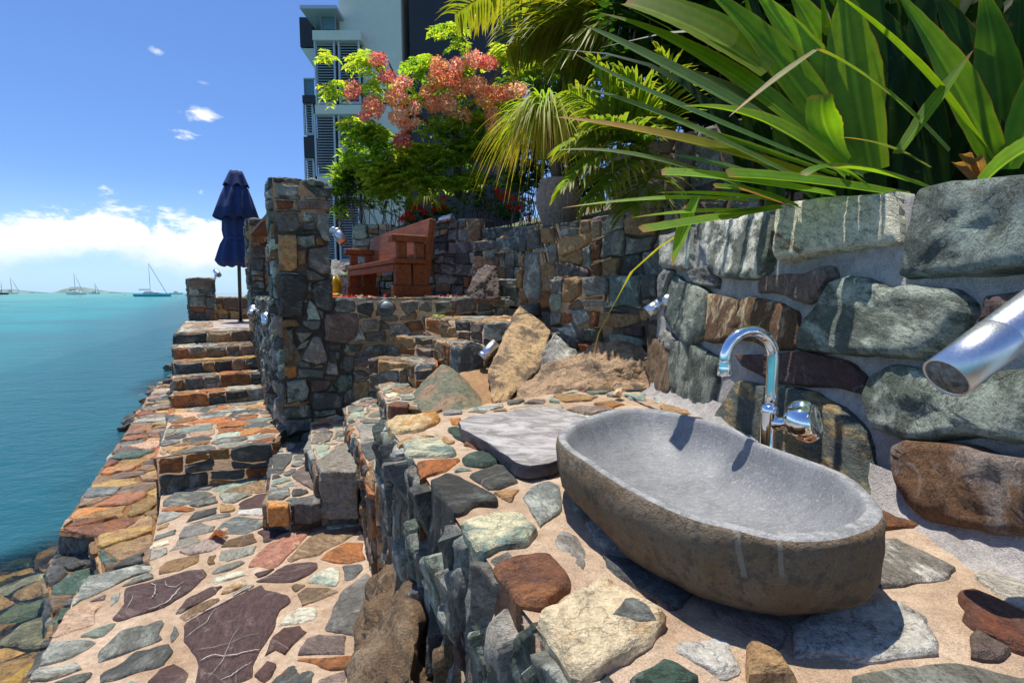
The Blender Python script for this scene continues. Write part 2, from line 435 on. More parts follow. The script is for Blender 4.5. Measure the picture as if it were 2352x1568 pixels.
def chaikin(p, w=.22):
    out = []
    for i in range(len(p)):
        a = p[i]; b = p[(i + 1) % len(p)]
        out.append((a[0] + (b[0] - a[0]) * w, a[1] + (b[1] - a[1]) * w)); out.append((a[0] + (b[0] - a[0]) * (1 - w), a[1] + (b[1] - a[1]) * (1 - w)))
    return out
def resample(p, n):
    L = [0]
    for i in range(len(p)): L.append(L[-1] + math.hypot(p[(i + 1) % len(p)][0] - p[i][0], p[(i + 1) % len(p)][1] - p[i][1]))
    out = []; j = 0
    for k in range(n):
        t = L[-1] * k / n
        while L[j + 1] < t: j += 1
        a = p[j]; b = p[(j + 1) % len(p)]; s = (t - L[j]) / max(1e-9, L[j + 1] - L[j])
        out.append((a[0] + (b[0] - a[0]) * s, a[1] + (b[1] - a[1]) * s))
    return out
def stone(mb, fr, poly, kind, rng, h=.03, depth=.03, bev=.02, amp=.008, freq=9.0, jit=.06, shrink=0.0, mat=0, npts=None, tilt=.03, rough_round=1, zoff=0.0, jag=.07):
    if len(poly) < 3: return
    if area(poly) < 0: poly = poly[::-1]
    A, B = colour(kind, rng) if isinstance(kind, str) else kind
    c = centroid(poly); r = math.sqrt(abs(area(poly)) / PI)
    if shrink:
        k = max(.4, 1 - shrink / r); poly = [(c[0] + (x - c[0]) * k, c[1] + (y - c[1]) * k) for x, y in poly]
    if jag:
        q = []
        for i in range(len(poly)):
            a, b2 = poly[i], poly[(i + 1) % len(poly)]; L_ = math.hypot(b2[0] - a[0], b2[1] - a[1])
            q.append(a)
            if L_ > r * .5:
                t_ = rng.uniform(.35, .65); o_ = rng.gauss(0, jag) * L_
                q.append((a[0] + (b2[0] - a[0]) * t_ + (b2[1] - a[1]) / L_ * o_, a[1] + (b2[1] - a[1]) * t_ - (b2[0] - a[0]) / L_ * o_))
        poly = q
    for k_ in range(rough_round): poly = chaikin(poly, .10 if k_ == 0 else .2)
    per = sum(math.hypot(poly[i][0] - poly[i - 1][0], poly[i][1] - poly[i - 1][1]) for i in range(len(poly)))
    n = npts or max(12, min(56, int(per / max(.012, r * .17))))
    poly = resample(poly, n)
    sd = A[3] * 100
    if jit:
        q = []
        for x, y in poly:
            d = noise.noise(Vector((x / r * 1.6 + sd, y / r * 1.6, sd))) * .6 + noise.noise(Vector((x / r * 4.5 + sd, y / r * 4.5, 7.7))) * .45
            s = 1 + jit * d * 1.6; q.append((c[0] + (x - c[0]) * s, c[1] + (y - c[1]) * s))
        poly = q
    tx, ty = rng.gauss(0, tilt), rng.gauss(0, tilt)
    b = min(bev / r, .45)
    rings = [(1.0 + .02, -depth), (1.0, h * .25), (1 - b * .3, h * .72), (1 - b, h), (1 - b - (1 - b) * .22, h), ((1 - b) * .52, h), ((1 - b) * .27, h)]
    if n > 30: rings.insert(5, ((1 - b) * .66, h)); rings.insert(7, ((1 - b) * .4, h))
    if depth > .08: rings.insert(1, (1.0, -depth * .5)); rings.insert(2, (1.0, -depth * .15))
    vs = []; fs = []
    for (s, z) in rings:
        for (x, y) in poly:
            px, py = c[0] + (x - c[0]) * s, c[1] + (y - c[1]) * s
            zz = z
            if z >= h * .7:
                e = (px - c[0]) * tx + (py - c[1]) * ty
                nz = noise.fractal(Vector((px * freq + sd, py * freq, sd * .37)), .9, 2.1, 4)
                zz = z + e + amp * nz + amp * .9 * (abs(noise.noise(Vector((px * freq * .6, py * freq * .6 + sd, 3.1)))) - .25)
            else:
                w = noise.noise(Vector((px * freq * 1.3 + sd, py * freq * 1.3, z * 14))) * amp * 1.1
                px += (px - c[0]) / r * w; py += (py - c[1]) / r * w
            vs.append(fr.p3(px, py, zz + zoff))
    nr = len(rings)
    for i in range(nr - 1):
        for j in range(n): fs.append((i * n + j, i * n + (j + 1) % n, (i + 1) * n + (j + 1) % n, (i + 1) * n + j))
    vs.append(fr.p3(c[0], c[1], h + zoff + amp * noise.fractal(Vector((c[0] * freq + sd, c[1] * freq, sd * .37)), .9, 2.1, 4)))
    k = (nr - 1) * n
    sharp = 2 + (2 if depth > .08 else 0)
    sm = [i >= sharp for i in range(nr - 1) for _ in range(n)] + [True] * n
    for j in range(n): fs.append((k + j, k + (j + 1) % n, len(vs) - 1))
    mb.add(vs, fs, mat, A, B, sm)

def grid_fill(mb, fr, bound, step, amp, freq, mat, zoff=0.0, seed=0.0):
    """a rough bed of mortar inside the outline"""
    x0 = min(x for x, _ in bound); x1 = max(x for x, _ in bound); y0 = min(y for _, y in bound); y1 = max(y for _, y in bound)
    nx = int((x1 - x0) / step) + 2; ny = int((y1 - y0) / step) + 2; idx = {}; vs = []; fs = []
    def vert(i, j):
        if (i, j) not in idx:
            x, y = x0 + i * step, y0 + j * step
            if not inside(bound, x, y): x, y = nearest(bound, x, y)[1]
            z = amp * noise.fractal(Vector((x * freq + seed, y * freq, seed)), .9, 2.0, 4)
            idx[(i, j)] = len(vs); vs.append(fr.p3(x, y, z + zoff))
        return idx[(i, j)]
    for i in range(nx):
        for j in range(ny):
            xc, yc = x0 + (i + .5) * step, y0 + (j + .5) * step
            if inside(bound, xc, yc) or nearest(bound, xc, yc)[0] < (step * .7) ** 2:
                fs.append((vert(i, j), vert(i + 1, j), vert(i + 1, j + 1), vert(i, j + 1)))
    mb.add(vs, fs, mat)

def masonry(mb, fr, bound, size, rng, hands=(), style='rubble', asp=1.35, mix=MIX_WALL, gap=.010, h=.03, bev=.014, amp=.007, freq=12.0, depth=.03, jit=.06, tilt=.04, bed=None, bed_amp=.004, keep=1.0, hvar=.5, hand_kw=None, rr=1, bed_off=0.0, minarea=.09):
    """hands: (poly in frame coordinates, kind, {overrides})"""
    if area(bound) < 0: bound = bound[::-1]
    hs = []
    for hd in hands:
        poly, kind = hd[0], hd[1]; kw = dict(h=h, bev=bev, amp=amp, freq=freq, depth=depth, jit=jit * .6, tilt=tilt * .3, rough_round=0, jag=.035)
        kw.update(hand_kw or {}); kw.update(hd[2] if len(hd) > 2 else {})
        stone(mb, fr, list(poly), kind, rng, **kw); hs.append(hull([tuple(p) for p in poly]))
    cs = (cells_rubble if style == 'rubble' else cells_voronoi)(bound, size, asp, rng)
    for c in cs:
        if area(c) < 0: c = c[::-1]
        if not any(inside(bound, x, y) for x, y in c) and not inside(bound, *centroid(c)): continue
        c = [(x, y) if inside(bound, x, y) else nearest(bound, x, y)[1] for x, y in c]
        for hh in hs:
            if len(c) < 3: break
            c = cut_by(c, hh, gap * .9)
        if len(c) < 3 or abs(area(c)) < size * size * minarea: continue
        w = max(x for x, _ in c) - min(x for x, _ in c); ht = max(y for _, y in c) - min(y for _, y in c)
        if min(w, ht) < size * .16: continue
        if rng.random() > keep: continue
        stone(mb, fr, c, pick(mix, rng), rng, h=h * rng.uniform(1 - hvar, 1 + hvar), depth=depth, bev=bev, amp=amp, freq=freq, jit=jit, tilt=tilt, shrink=gap * rng.uniform(.8, 1.5), rough_round=rr)
    if bed is not None: grid_fill(mb, fr, bound, bed, bed_amp, 7.0, 1, bed_off)
EXPOSURE = 0.84; SUN_E = 3.4; SKY_E = 0.11; SKY_TINT = (.43, .575, .82)
# ================================================================== camera, sun, sky
cam = bpy.data.cameras.new('camera'); co = bpy.data.objects.new('camera', cam); C.objects.link(co)
cam.sensor_width = 36; cam.lens = 36 * F / 2352; cam.clip_start = .05; cam.clip_end = 40000
co.rotation_euler = (PI / 2 - TH, 0, 0)
sc = bpy.context.scene; sc.camera = co
sc.view_settings.view_transform = 'Standard'; sc.view_settings.look = 'None'; sc.view_settings.exposure = EXPOSURE; sc.view_settings.gamma = 1
sc.cycles.max_bounces = 8; sc.cycles.diffuse_bounces = 4; sc.cycles.transparent_max_bounces = 12
sc.cycles.use_denoising = True
SUN = Vector((-.12, .17, .975)).normalized()
sl = bpy.data.lights.new('sun', 'SUN'); sl.energy = SUN_E; sl.angle = math.radians(.55); sl.color = (1, .95, .87)
so = bpy.data.objects.new('sun', sl); C.objects.link(so); so.rotation_euler = SUN.to_track_quat('Z', 'Y').to_euler(); so.location = (0, 0, 30)
w = bpy.data.worlds.new('World'); sc.world = w; w.use_nodes = True
nt = w.node_tree; nt.nodes.clear()
sky = N(nt, 'ShaderNodeTexSky', sky_type='NISHITA', sun_disc=False, sun_elevation=math.asin(SUN.z), sun_rotation=math.atan2(SUN.x, SUN.y), air_density=1.0, dust_density=.6, ozone_density=2.2)
d = N(nt, 'ShaderNodeTexCoord').outputs['Generated']
sx = N(nt, 'ShaderNodeSeparateXYZ', {0: d})
az = MA(nt, 'ARCTAN2', sx.outputs[0], sx.outputs[1]); el = MA(nt, 'ARCSINE', sx.outputs[2])
def cvec(ka, ke, o): return N(nt, 'ShaderNodeCombineXYZ', {'X': MA(nt, 'MULTIPLY', az, ka), 'Y': MA(nt, 'MULTIPLY', el, ke), 'Z': o}).outputs[0]
prof = NOISE(nt, cvec(5.0, 0, 2.35), 1.0, 3, .55)
puff = NOISE(nt, cvec(13, 22, 1.7), 1.0, 8, .62, .3)
puff2 = NOISE(nt, cvec(5, 14, 8.2), 1.0, 7, .62, .4)
top = MA(nt, 'MULTIPLY_ADD', MA(nt, 'SUBTRACT', prof, .5), .16, .108)
edge = MA(nt, 'ADD', MA(nt, 'SUBTRACT', top, el), MA(nt, 'MULTIPLY', MA(nt, 'SUBTRACT', puff, .5), .17))
bank = MA(nt, 'MULTIPLY', SS(nt, edge, -.004, .022), SS(nt, MA(nt, 'ADD', el, MA(nt, 'MULTIPLY', MA(nt, 'SUBTRACT', puff2, .5), .11)), .035, .072))
low = MA(nt, 'MULTIPLY', SS(nt, puff2, .5, .66), MA(nt, 'MULTIPLY', SS(nt, el, .01, .035), MA(nt, 'SUBTRACT', 1.0, SS(nt, el, .05, .09))))
mask = MA(nt, 'MAXIMUM', bank, MA(nt, 'MULTIPLY', low, .45))
wisp = NOISE(nt, cvec(22, 46, 3.0), 1.0, 7, .68, .6)
for (u, v, ru, rv, k) in ((462, 266, 62, 22, 1.0), (432, 310, 68, 17, 1.0), (360, 118, 26, 13, .6), (470, 192, 30, 8, .3), (462, 440, 14, 10, .5)):
    r = ray(u, v).normalized(); a0 = math.atan2(r.x, r.y); e0 = math.asin(r.z); f_ = math.cos(a0)
    da = MA(nt, 'DIVIDE', MA(nt, 'SUBTRACT', az, a0), ru / F * f_ * f_); de = MA(nt, 'DIVIDE', MA(nt, 'SUBTRACT', el, e0), rv / F * f_)
    rr = MA(nt, 'SQRT', MA(nt, 'ADD', MA(nt, 'MULTIPLY', da, da), MA(nt, 'MULTIPLY', de, de)))
    mm = MA(nt, 'MULTIPLY', SS(nt, MA(nt, 'SUBTRACT', MA(nt, 'MULTIPLY_ADD', wisp, 2.6, -.75), rr), -.1, .75), k)
    mask = MA(nt, 'MAXIMUM', mask, mm)
shade = SS(nt, MA(nt, 'ADD', MA(nt, 'MULTIPLY', edge, 5.0), MA(nt, 'MULTIPLY', MA(nt, 'SUBTRACT', .5, puff), 1.6)), -.1, .9)
ccol = MIX(nt, shade, (6.4, 6.5, 6.7), (3.0, 3.7, 4.5))
tint = MIX(nt, 1.0, sky.outputs[0], SKY_TINT, 'MULTIPLY')
hz = MA(nt, 'MULTIPLY', MA(nt, 'SUBTRACT', 1.0, SS(nt, el, 0.0, .2)), .6)
tint = MIX(nt, hz, tint, (3.3, 5.0, 6.9))
skc = MIX(nt, MA(nt, 'MULTIPLY', mask, .96), tint, ccol)
bg = N(nt, 'ShaderNodeBackground', {'Color': skc, 'Strength': SKY_E})
wo = nt.nodes.new('ShaderNodeOutputWorld'); nt.links.new(bg.outputs[0], wo.inputs[0])

# ================================================================== sea and sea bed
SEA_Z = -2.0
def sea_material():
    m, nt = mat('sea_water')
    tc = N(nt, 'ShaderNodeTexCoord').outputs['Object']
    s3 = N(nt, 'ShaderNodeSeparateXYZ', {0: tc})
    # p = distance to the right of the sea wall line, so -p is the distance offshore
    p = MA(nt, 'ADD', MA(nt, 'MULTIPLY', s3.outputs[0], E_.x), MA(nt, 'MULTIPLY', s3.outputs[1], E_.y))
    wob = NOISE(nt, tc, .35, 4, .6)
    off = MA(nt, 'ADD', MA(nt, 'MULTIPLY', p, -1.0), MA(nt, 'MULTIPLY', MA(nt, 'SUBTRACT', wob, .5), 2.2))
    q_ = MA(nt, 'ADD', MA(nt, 'MULTIPLY', s3.outputs[0], D_.x), MA(nt, 'MULTIPLY', s3.outputs[1], D_.y))
    deep = SS(nt, MA(nt, 'SUBTRACT', off, MA(nt, 'MULTIPLY', MA(nt, 'SUBTRACT', 1.0, SS(nt, q_, 4.3, 5.7)), 1.9)), .45, 1.35)
    far = SS(nt, off, 5.0, 60.0)
    n1 = NOISE(nt, N(nt, 'ShaderNodeVectorMath', {0: tc, 1: (1, 2.2, 1)}, operation='MULTIPLY').outputs[0], .05, 5, .6)
    c = MIX(nt, SS(nt, off, 1.6, 11), (.018, .10, .13), (.016, .215, .225))
    c = MIX(nt, far, c, (.06, .29, .255))
    c = MIX(nt, MA(nt, 'MULTIPLY', SS(nt, n1, .48, .60), .5), c, (.03, .11, .14))
    w1 = NOISE(nt, N(nt, 'ShaderNodeVectorMath', {0: tc, 1: (1.0, 1.7, 1)}, operation='MULTIPLY').outputs[0], 1.1, 5, .65, .4)
    w2 = NOISE(nt, N(nt, 'ShaderNodeVectorMath', {0: tc, 1: (1.0, 1.5, 1)}, operation='MULTIPLY').outputs[0], 7.0, 4, .6, .3)
    h = MA(nt, 'ADD', w1, MA(nt, 'MULTIPLY', w2, .25))
    b = BUMP(nt, h, .55, .11)
    body = N(nt, 'ShaderNodeBsdfDiffuse', {'Color': c, 'Normal': b})
    tr = N(nt, 'ShaderNodeBsdfTransparent', {'Color': (.95, .92, .76, 1)})
    under = N(nt, 'ShaderNodeMixShader', {0: MA(nt, 'MULTIPLY_ADD', deep, .88, .08), 1: tr.outputs[0], 2: body.outputs[0]})
    gl = N(nt, 'ShaderNodeBsdfGlossy', {'Color': (.85, .9, .95, 1), 'Roughness': .12, 'Normal': b})
    fr = N(nt, 'ShaderNodeFresnel', {'IOR': 1.33, 'Normal': b})
    mx = N(nt, 'ShaderNodeMixShader', {0: MA(nt, 'MULTIPLY', fr.outputs[0], .36), 1: under.outputs[0], 2: gl.outputs[0]})
    OUT(nt, mx.outputs[0]); return m
mb = MB()
S_ = 20000
xs = [-S_, -3000, -500, -120, -40, -15, -6, 0, 12, 60, 500, 3000, S_]; ys = [-60, -10, 0, 6, 14, 30, 80, 250, 900, 4000, S_]
vs = [(x, y, SEA_Z) for x in xs for y in ys]; ny = len(ys)
mb.add(vs, [(i * ny + j, (i + 1) * ny + j, (i + 1) * ny + j + 1, i * ny + j + 1) for i in range(len(xs) - 1) for j in range(ny - 1)])
tag(mb.build('sea', sea_material()), kind='structure')
# sea bed: rubble and stones under the shallows, falling away offshore
fr = flat(-2.16, PSI); mb = MB(); rg = random.Random(31)
bound = [(-6, -2), (-.55, -2), (-.55, 13), (-6, 13)]
masonry(mb, fr, bound, .22, rg, style='v', asp=1.3, mix=[('gold', 4), ('tan', 3.5), ('slate', 2), ('green', 2), ('brown', 3), ('cream', 1)], gap=.012, h=.03, bev=.05, amp=.018, hvar=.8, jit=.09, tilt=.10)
def bedz(x, y): return -2.23 + min(0, (x + 1.2)) * .22
mb2 = MB()
for i, (x, y, z) in enumerate(mb.v):
    p_, q_ = E_.dot(Vector((x, y, 0))), D_.dot(Vector((x, y, 0))); mb.v[i] = (x, y, z + min(0, p_ + 1.6) * .30)
n_ = 24; vs = []
for i in range(n_ + 1):
    for j in range(n_ + 1):
        p_ = -40 + 41 * i / n_; q_ = -12 + 60 * j / n_
        vs.append(pq(p_, q_, -2.24 + max(-4, min(0, p_ + 1.6) * .30)))
mb.add(vs, [(i * (n_ + 1) + j, (i + 1) * (n_ + 1) + j, (i + 1) * (n_ + 1) + j + 1, i * (n_ + 1) + j + 1) for i in range(n_) for j in range(n_)], 1)
tag(mb.build('seabed', [M_STONE, M_DARKMORT]), kind='structure')
# distant headland
mb = MB(); M_HILL = simple('distant_scrub', (.17, .24, .22), .95, var=.2, nscale=.01)
def ridge(u0, u1, peaks, dist, name):
    m_ = MB(); n = 60; vs = []
    for i in range(n + 1):
        u = u0 + (u1 - u0) * i / n; t = i / n
        hpx = sum(hh * math.exp(-((u - c) / s) ** 2) for c, s, hh in peaks) * min(1, t * 6, (1 - t) * 6) * (1 + .12 * noise.noise(Vector((u * .13, 1, 2))))
        x = (u - 1176) / F * dist
        vs += [(x, dist, SEA_Z - 1), (x, dist + 60, SEA_Z + (hpx + 1.0) / F * dist), (x, dist + 500, SEA_Z - 1)]
    m_.add(vs, [(i * 3 + k, (i + 1) * 3 + k, (i + 1) * 3 + k + 1, i * 3 + k + 1) for i in range(n) for k in (0, 1)])
    return m_.build(name, M_HILL)
tag(ridge(112, 250, [(165, 30, 11), (195, 28, 5), (130, 20, 3)], 5200, 'hills'), kind='structure')
tag(ridge(-220, 66, [(-60, 90, 7), (20, 26, 4)], 5600, 'hills'), kind='structure')

# ================================================================== paved terrace at the front, ledges by the water
zP = -1.61
fr = flat(zP)
px = lambda pts, f=None: (f or fr).pxs(pts)
hands = []
def H(zone, pts, kind, **kw): hands.append((fr.pxs(zone(*pts)), kind, kw))
H(P1, [(740,690),(790,620),(920,600),(1230,520),(1350,530),(1330,580),(1200,620),(1050,690),(900,760),(700,850),(630,900),(650,840),(710,760)], 'slate')
H(P1, [(1130,720),(1250,690),(1450,640),(1700,570),(1830,565),(1830,610),(1770,680),(1730,740),(1480,890),(1300,950),(1050,1030),(990,1015),(1090,880),(1110,780)], 'purple')
H(P1, [(985,800),(1075,765),(1050,840),(980,900)], 'slate')
H(P1, [(600,930),(780,870),(880,860),(905,880),(840,1050),(700,1100),(480,1170),(470,1150)], 'pinktan')
H(P1, [(710,1160),(870,1080),(1040,1035),(930,1150),(850,1170)], 'pale')
H(P1, [(1080,1110),(1240,1070),(1300,1070),(1440,1005),(1470,1040),(1420,1130),(1450,1180),(1300,1240),(1050,1340),(870,1390),(870,1310),(1000,1180)], 'slate')
H(P1, [(460,1210),(650,1195),(800,1190),(850,1215),(790,1260),(680,1320),(560,1380),(350,1430),(360,1370),(420,1270)], 'slate')
H(P1, [(900,1490),(1080,1400),(1200,1300),(1500,1225),(1550,1300),(1460,1420),(1250,1470),(1050,1540),(900,1568)], 'slatedark')
H(P1, [(290,1480),(350,1440),(490,1430),(690,1385),(740,1450),(620,1490),(400,1560),(260,1568),(260,1540)], 'slate')
H(P1, [(480,1568),(700,1490),(820,1475),(830,1490),(750,1568),(600,1600)], 'slate')
H(P1, [(1520,1140),(1550,1060),(1600,1130),(1530,1205)], 'slatedark')
H(P1, [(1310,1568),(1430,1450),(1550,1400),(1690,1490),(1620,1600),(1400,1640)], 'purple')
H(P2, [(205,1060),(400,940),(640,820),(905,690),(940,750),(1030,770),(1150,790),(1160,860),(1060,930),(1030,1060),(930,1230),(830,1410),(820,1520),(680,1568),(500,1640),(310,1600),(350,1410),(290,1300),(220,1200)], 'purple', npts=90)
H(P2, [(135,955),(230,830),(330,780),(450,720),(565,710),(490,780),(350,860),(190,950)], 'purple')
H(P2, [(470,680),(490,620),(740,575),(775,610),(600,660),(480,695)], 'white')
H(P2, [(540,780),(570,730),(770,650),(775,690),(690,740),(600,770)], 'cream')
H(P2, [(460,595),(520,530),(720,480),(755,500),(640,560),(500,600)], 'slate')
H(P2, [(780,540),(850,440),(960,340),(1100,270),(1350,205),(1300,270),(1150,430),(1050,530),(980,550),(880,530)], 'pinkred')
H(P2, [(1130,470),(1200,400),(1340,270),(1500,220),(1780,200),(1750,240),(1600,330),(1400,440),(1250,460),(1170,490)], 'brown')
H(P2, [(1430,465),(1560,370),(1660,320),(1810,320),(1840,470),(1660,510),(1550,500)], 'rust')
H(P2, [(850,670),(1000,600),(1120,520),(1390,500),(1410,550),(1200,670),(1050,680)], 'purple')
H(P2, [(1320,680),(1370,600),(1530,545),(1600,580),(1610,640),(1560,710),(1400,690)], 'white')
H(P2, [(1625,530),(1800,515),(1815,550),(1720,640),(1650,650)], 'slatedark')
H(P2, [(1225,780),(1300,725),(1500,725),(1600,755),(1450,820),(1260,890)], 'brown')
H(P2, [(1055,1060),(1110,980),(1240,900),(1380,900),(1410,950),(1390,1010),(1250,1040)], 'whiteb')
H(P2, [(1465,1100),(1540,900),(1600,780),(1700,690),(1850,590),(1890,640),(1880,720),(1800,950),(1740,1150)], 'grey')
H(P2, [(930,1340),(980,1190),(1100,1080),(1250,1060),(1305,1120),(1200,1220),(1110,1330),(1030,1280)], 'purple')
H(P2, [(1215,1325),(1330,1170),(1420,1140),(1660,1155),(1640,1310),(1400,1320)], 'mauve')
H(P2, [(835,1510),(960,1380),(1050,1410),(1000,1510),(930,1568)], 'purple')
H(P2, [(530,370),(600,300),(830,240),(870,310),(750,350)], 'brown')
H(P2, [(530,480),(540,400),(870,350),(830,420),(600,490)], 'slate')
H(P2, [(1410,1550),(1550,1490),(1690,1460),(1650,1568),(1400,1590)], 'mauve')
H(P1, [(1395,170),(1420,50),(1650,60),(1560,110)], 'lgrey')
H(P1, [(1590,290),(1640,180),(1790,150),(1920,180),(1900,215),(1700,270)], 'lgrey')
H(P1, [(1650,150),(1730,50),(1940,5),(1930,60)], 'slatedark')
H(P1, [(1410,590),(1480,490),(1780,430),(1770,490),(1600,570),(1420,605)], 'tan')
H(P1, [(1335,380),(1370,330),(1510,295),(1510,330)], 'whiteb')
H(P1, [(1330,490),(1340,390),(1490,370),(1495,420)], 'lgrey')
H(P1, [(1365,310),(1385,260),(1575,205),(1560,245)], 'slate')
H(P1, [(1510,395),(1590,300),(1760,265),(1790,310),(1650,370)], 'lgrey')
edge = [(372,1118),(365,1180),(352,1240),(343,1292),(348,1302),(300,1318),(237,1318),(195,1345),(168,1372),(160,1402),(140,1440),(119,1466),(92,1530),(64,1568)]
e3 = fr.pxs(edge)
pav = e3 + [(-2.05, 1.2), (-1.9, -1.0), (1.2, -1.0), (1.2, 2.0), (-.5, 3.6), pq(.9, 4.2)[:2], pq(.6, 4.95)[:2], pq(-.42, 4.95)[:2]]
pav = [tuple(p[:2]) for p in pav]
mb = MB(); rg = random.Random(5)
masonry(mb, fr, pav, .23, rg, hands, style='v', asp=1.25, mix=MIX_PAVE, gap=.013, h=.010, bev=.012, amp=.006, freq=9, depth=.012, jit=.08, hvar=.5, tilt=.012, bed=.03, bed_amp=.004, rr=1)
mb.prism(pav[::-1] if area(pav) < 0 else pav, -2.6, zP - .008, 1)
rgv = random.Random(8)
for zone, pts, wv in ((P2, [(215,1045),(300,995),(400,955),(520,895),(590,860),(640,825),(760,755),(840,715)], 15), (P2, [(225,1195),(330,1110),(420,1050),(450,990),(510,920)], 4), (P2, [(350,1405),(420,1365),(490,1345),(560,1358),(700,1340),(800,1310),(890,1298)], 8), (P2, [(540,1575),(640,1530),(720,1470),(825,1408)], 6), (P2, [(330,1300),(480,1280),(620,1240),(760,1180),(900,1150)], 3), (P2, [(420,1568),(560,1400),(640,1200),(720,1080)], 3),
    (P1, [(1340,700),(1390,720),(1380,800),(1350,840)], 8), (P1, [(1470,680),(1490,730),(1560,740),(1640,690)], 7), (P1, [(1330,940),(1480,880),(1560,800),(1610,740)], 14), (P1, [(1130,930),(1180,850),(1190,800)], 4)):
    f_ = fr.pxs(zone(*pts)); q_ = []
    for i in range(len(f_) - 1):
        for k in range(6): t = k / 6; q_.append((f_[i][0] + (f_[i + 1][0] - f_[i][0]) * t, f_[i][1] + (f_[i + 1][1] - f_[i][1]) * t))
    q_.append(f_[-1]); vs = []; ww = wv / zone.k / F * 2.4
    for i, (x, y) in enumerate(q_):
        dx, dy = q_[min(i + 1, len(q_) - 1)][0] - q_[max(i - 1, 0)][0], q_[min(i + 1, len(q_) - 1)][1] - q_[max(i - 1, 0)][1]; L = math.hypot(dx, dy) or 1
        e1 = ww * rgv.uniform(.25, .75) * min(1, i / 3 + .2, (len(q_) - 1 - i) / 3 + .2); e2 = ww * rgv.uniform(.25, .75) * min(1, i / 3 + .2, (len(q_) - 1 - i) / 3 + .2); jx, jy = rgv.gauss(0, ww * .3), rgv.gauss(0, ww * .3)
        vs += [(x + jx - dy / L * e1, y + jy + dx / L * e1, zP + .0185), (x + jx + dy / L * e2, y + jy - dx / L * e2, zP + .0185)]
    mb.add(vs, [(2 * i, 2 * i + 1, 2 * i + 3, 2 * i + 2) for i in range(len(q_) - 1)], 0, (.58, .54, .48, .3), (.42, .38, .33, 0))
# side stones along the broken left edge
for a, b in zip(e3[3:-1], e3[4:]):
    a3, b3 = Vector((a[0], a[1], zP)), Vector((b[0], b[1], zP)); L = (b3 - a3).length
    f2 = Frame(a3 + Vector((0, 0, -.5)), a3 - b3, (0, 0, 1)); 
    masonry(mb, Frame(b3 + Vector((0, 0, -.55)), a3 - b3, (0, 0, 1)), [(0, 0), (L, 0), (L, .53), (0, .53)], .2, rg, mix=[('brown', 3), ('green', 2), ('slatedark', 3), ('rust', 1)], h=.02, amp=.012, depth=.05)
tag(mb.build('pavement', [M_STONE, M_SAND]), kind='structure')

def ledge(name, outline, z, mix, size, seed, mats, base=-2.7, h=.02):
    f_ = flat(z, PSI); b_ = [f_.px(*p) for p in outline]; m_ = MB(); r_ = random.Random(seed)
    if area(b_) < 0: b_ = b_[::-1]
    masonry(m_, f_, b_, size, r_, style='v', asp=1.5, mix=mix, gap=.009, h=h, bev=.014, amp=.009, depth=.015, jit=.1, hvar=.6, tilt=.03, bed=.04, bed_amp=.003, rr=1)
    w_ = [f_.p3(x, y)[:2] for x, y in b_]
    m_.prism(w_, base, z - .008, 1)
    n = len(w_)
    for i in range(n):
        a3 = Vector((*w_[i], base)); b3 = Vector((*w_[(i + 1) % n], base)); L = (b3 - a3).length
        if L < .12: continue
        mid = (a3 + b3) / 2; nn = (b3 - a3).cross(ZUP).normalized()
        if nn.dot(-mid) > -.2 * mid.length or nn.dot(E_) < -.5:
            hh = z - base - .02; lo = max(0, hh - .5)
            masonry(m_, Frame(a3, b3 - a3, ZUP), [(0, lo), (L, lo), (L, hh), (0, hh)], .2, r_, mix=[('brown', 3), ('green', 2), ('slatedark', 3), ('tan', 1)], h=.025, amp=.015, depth=.05)
    return m_.build(name, mats)
M_WETSTONE = stone_material('wet_stone', wet=True); M_WETSAND = mortar_material('wet_mortar', (.25, .14, .06), (.18, .10, .045))
far_l = pq(-1.0, 12.6); 
tag(ledge('ledge', [(365, 878), (330, 930), (285, 1000), (232, 1080), (190, 1145), (152, 1195), (137, 1219), (205, 1214), (211, 1210), (224, 1265), (237, 1316), (300, 1316), (348, 1300), (372, 1120), (397, 935), (402, 880)], -1.78, MIX_WARM, .22, 11, [M_WETSTONE, M_WETSAND]), kind='structure')
tag(ledge('ledge', [(139, 1251), (175, 1244), (211, 1240), (232, 1316), (190, 1345), (165, 1400), (121, 1465), (117, 1408), (108, 1326), (107, 1310)], -1.97, [('slatedark', 4), ('green', 3), ('gold', 2), ('brown', 2)], .24, 12, [M_WETSTONE, M_WETSAND]), kind='structure')

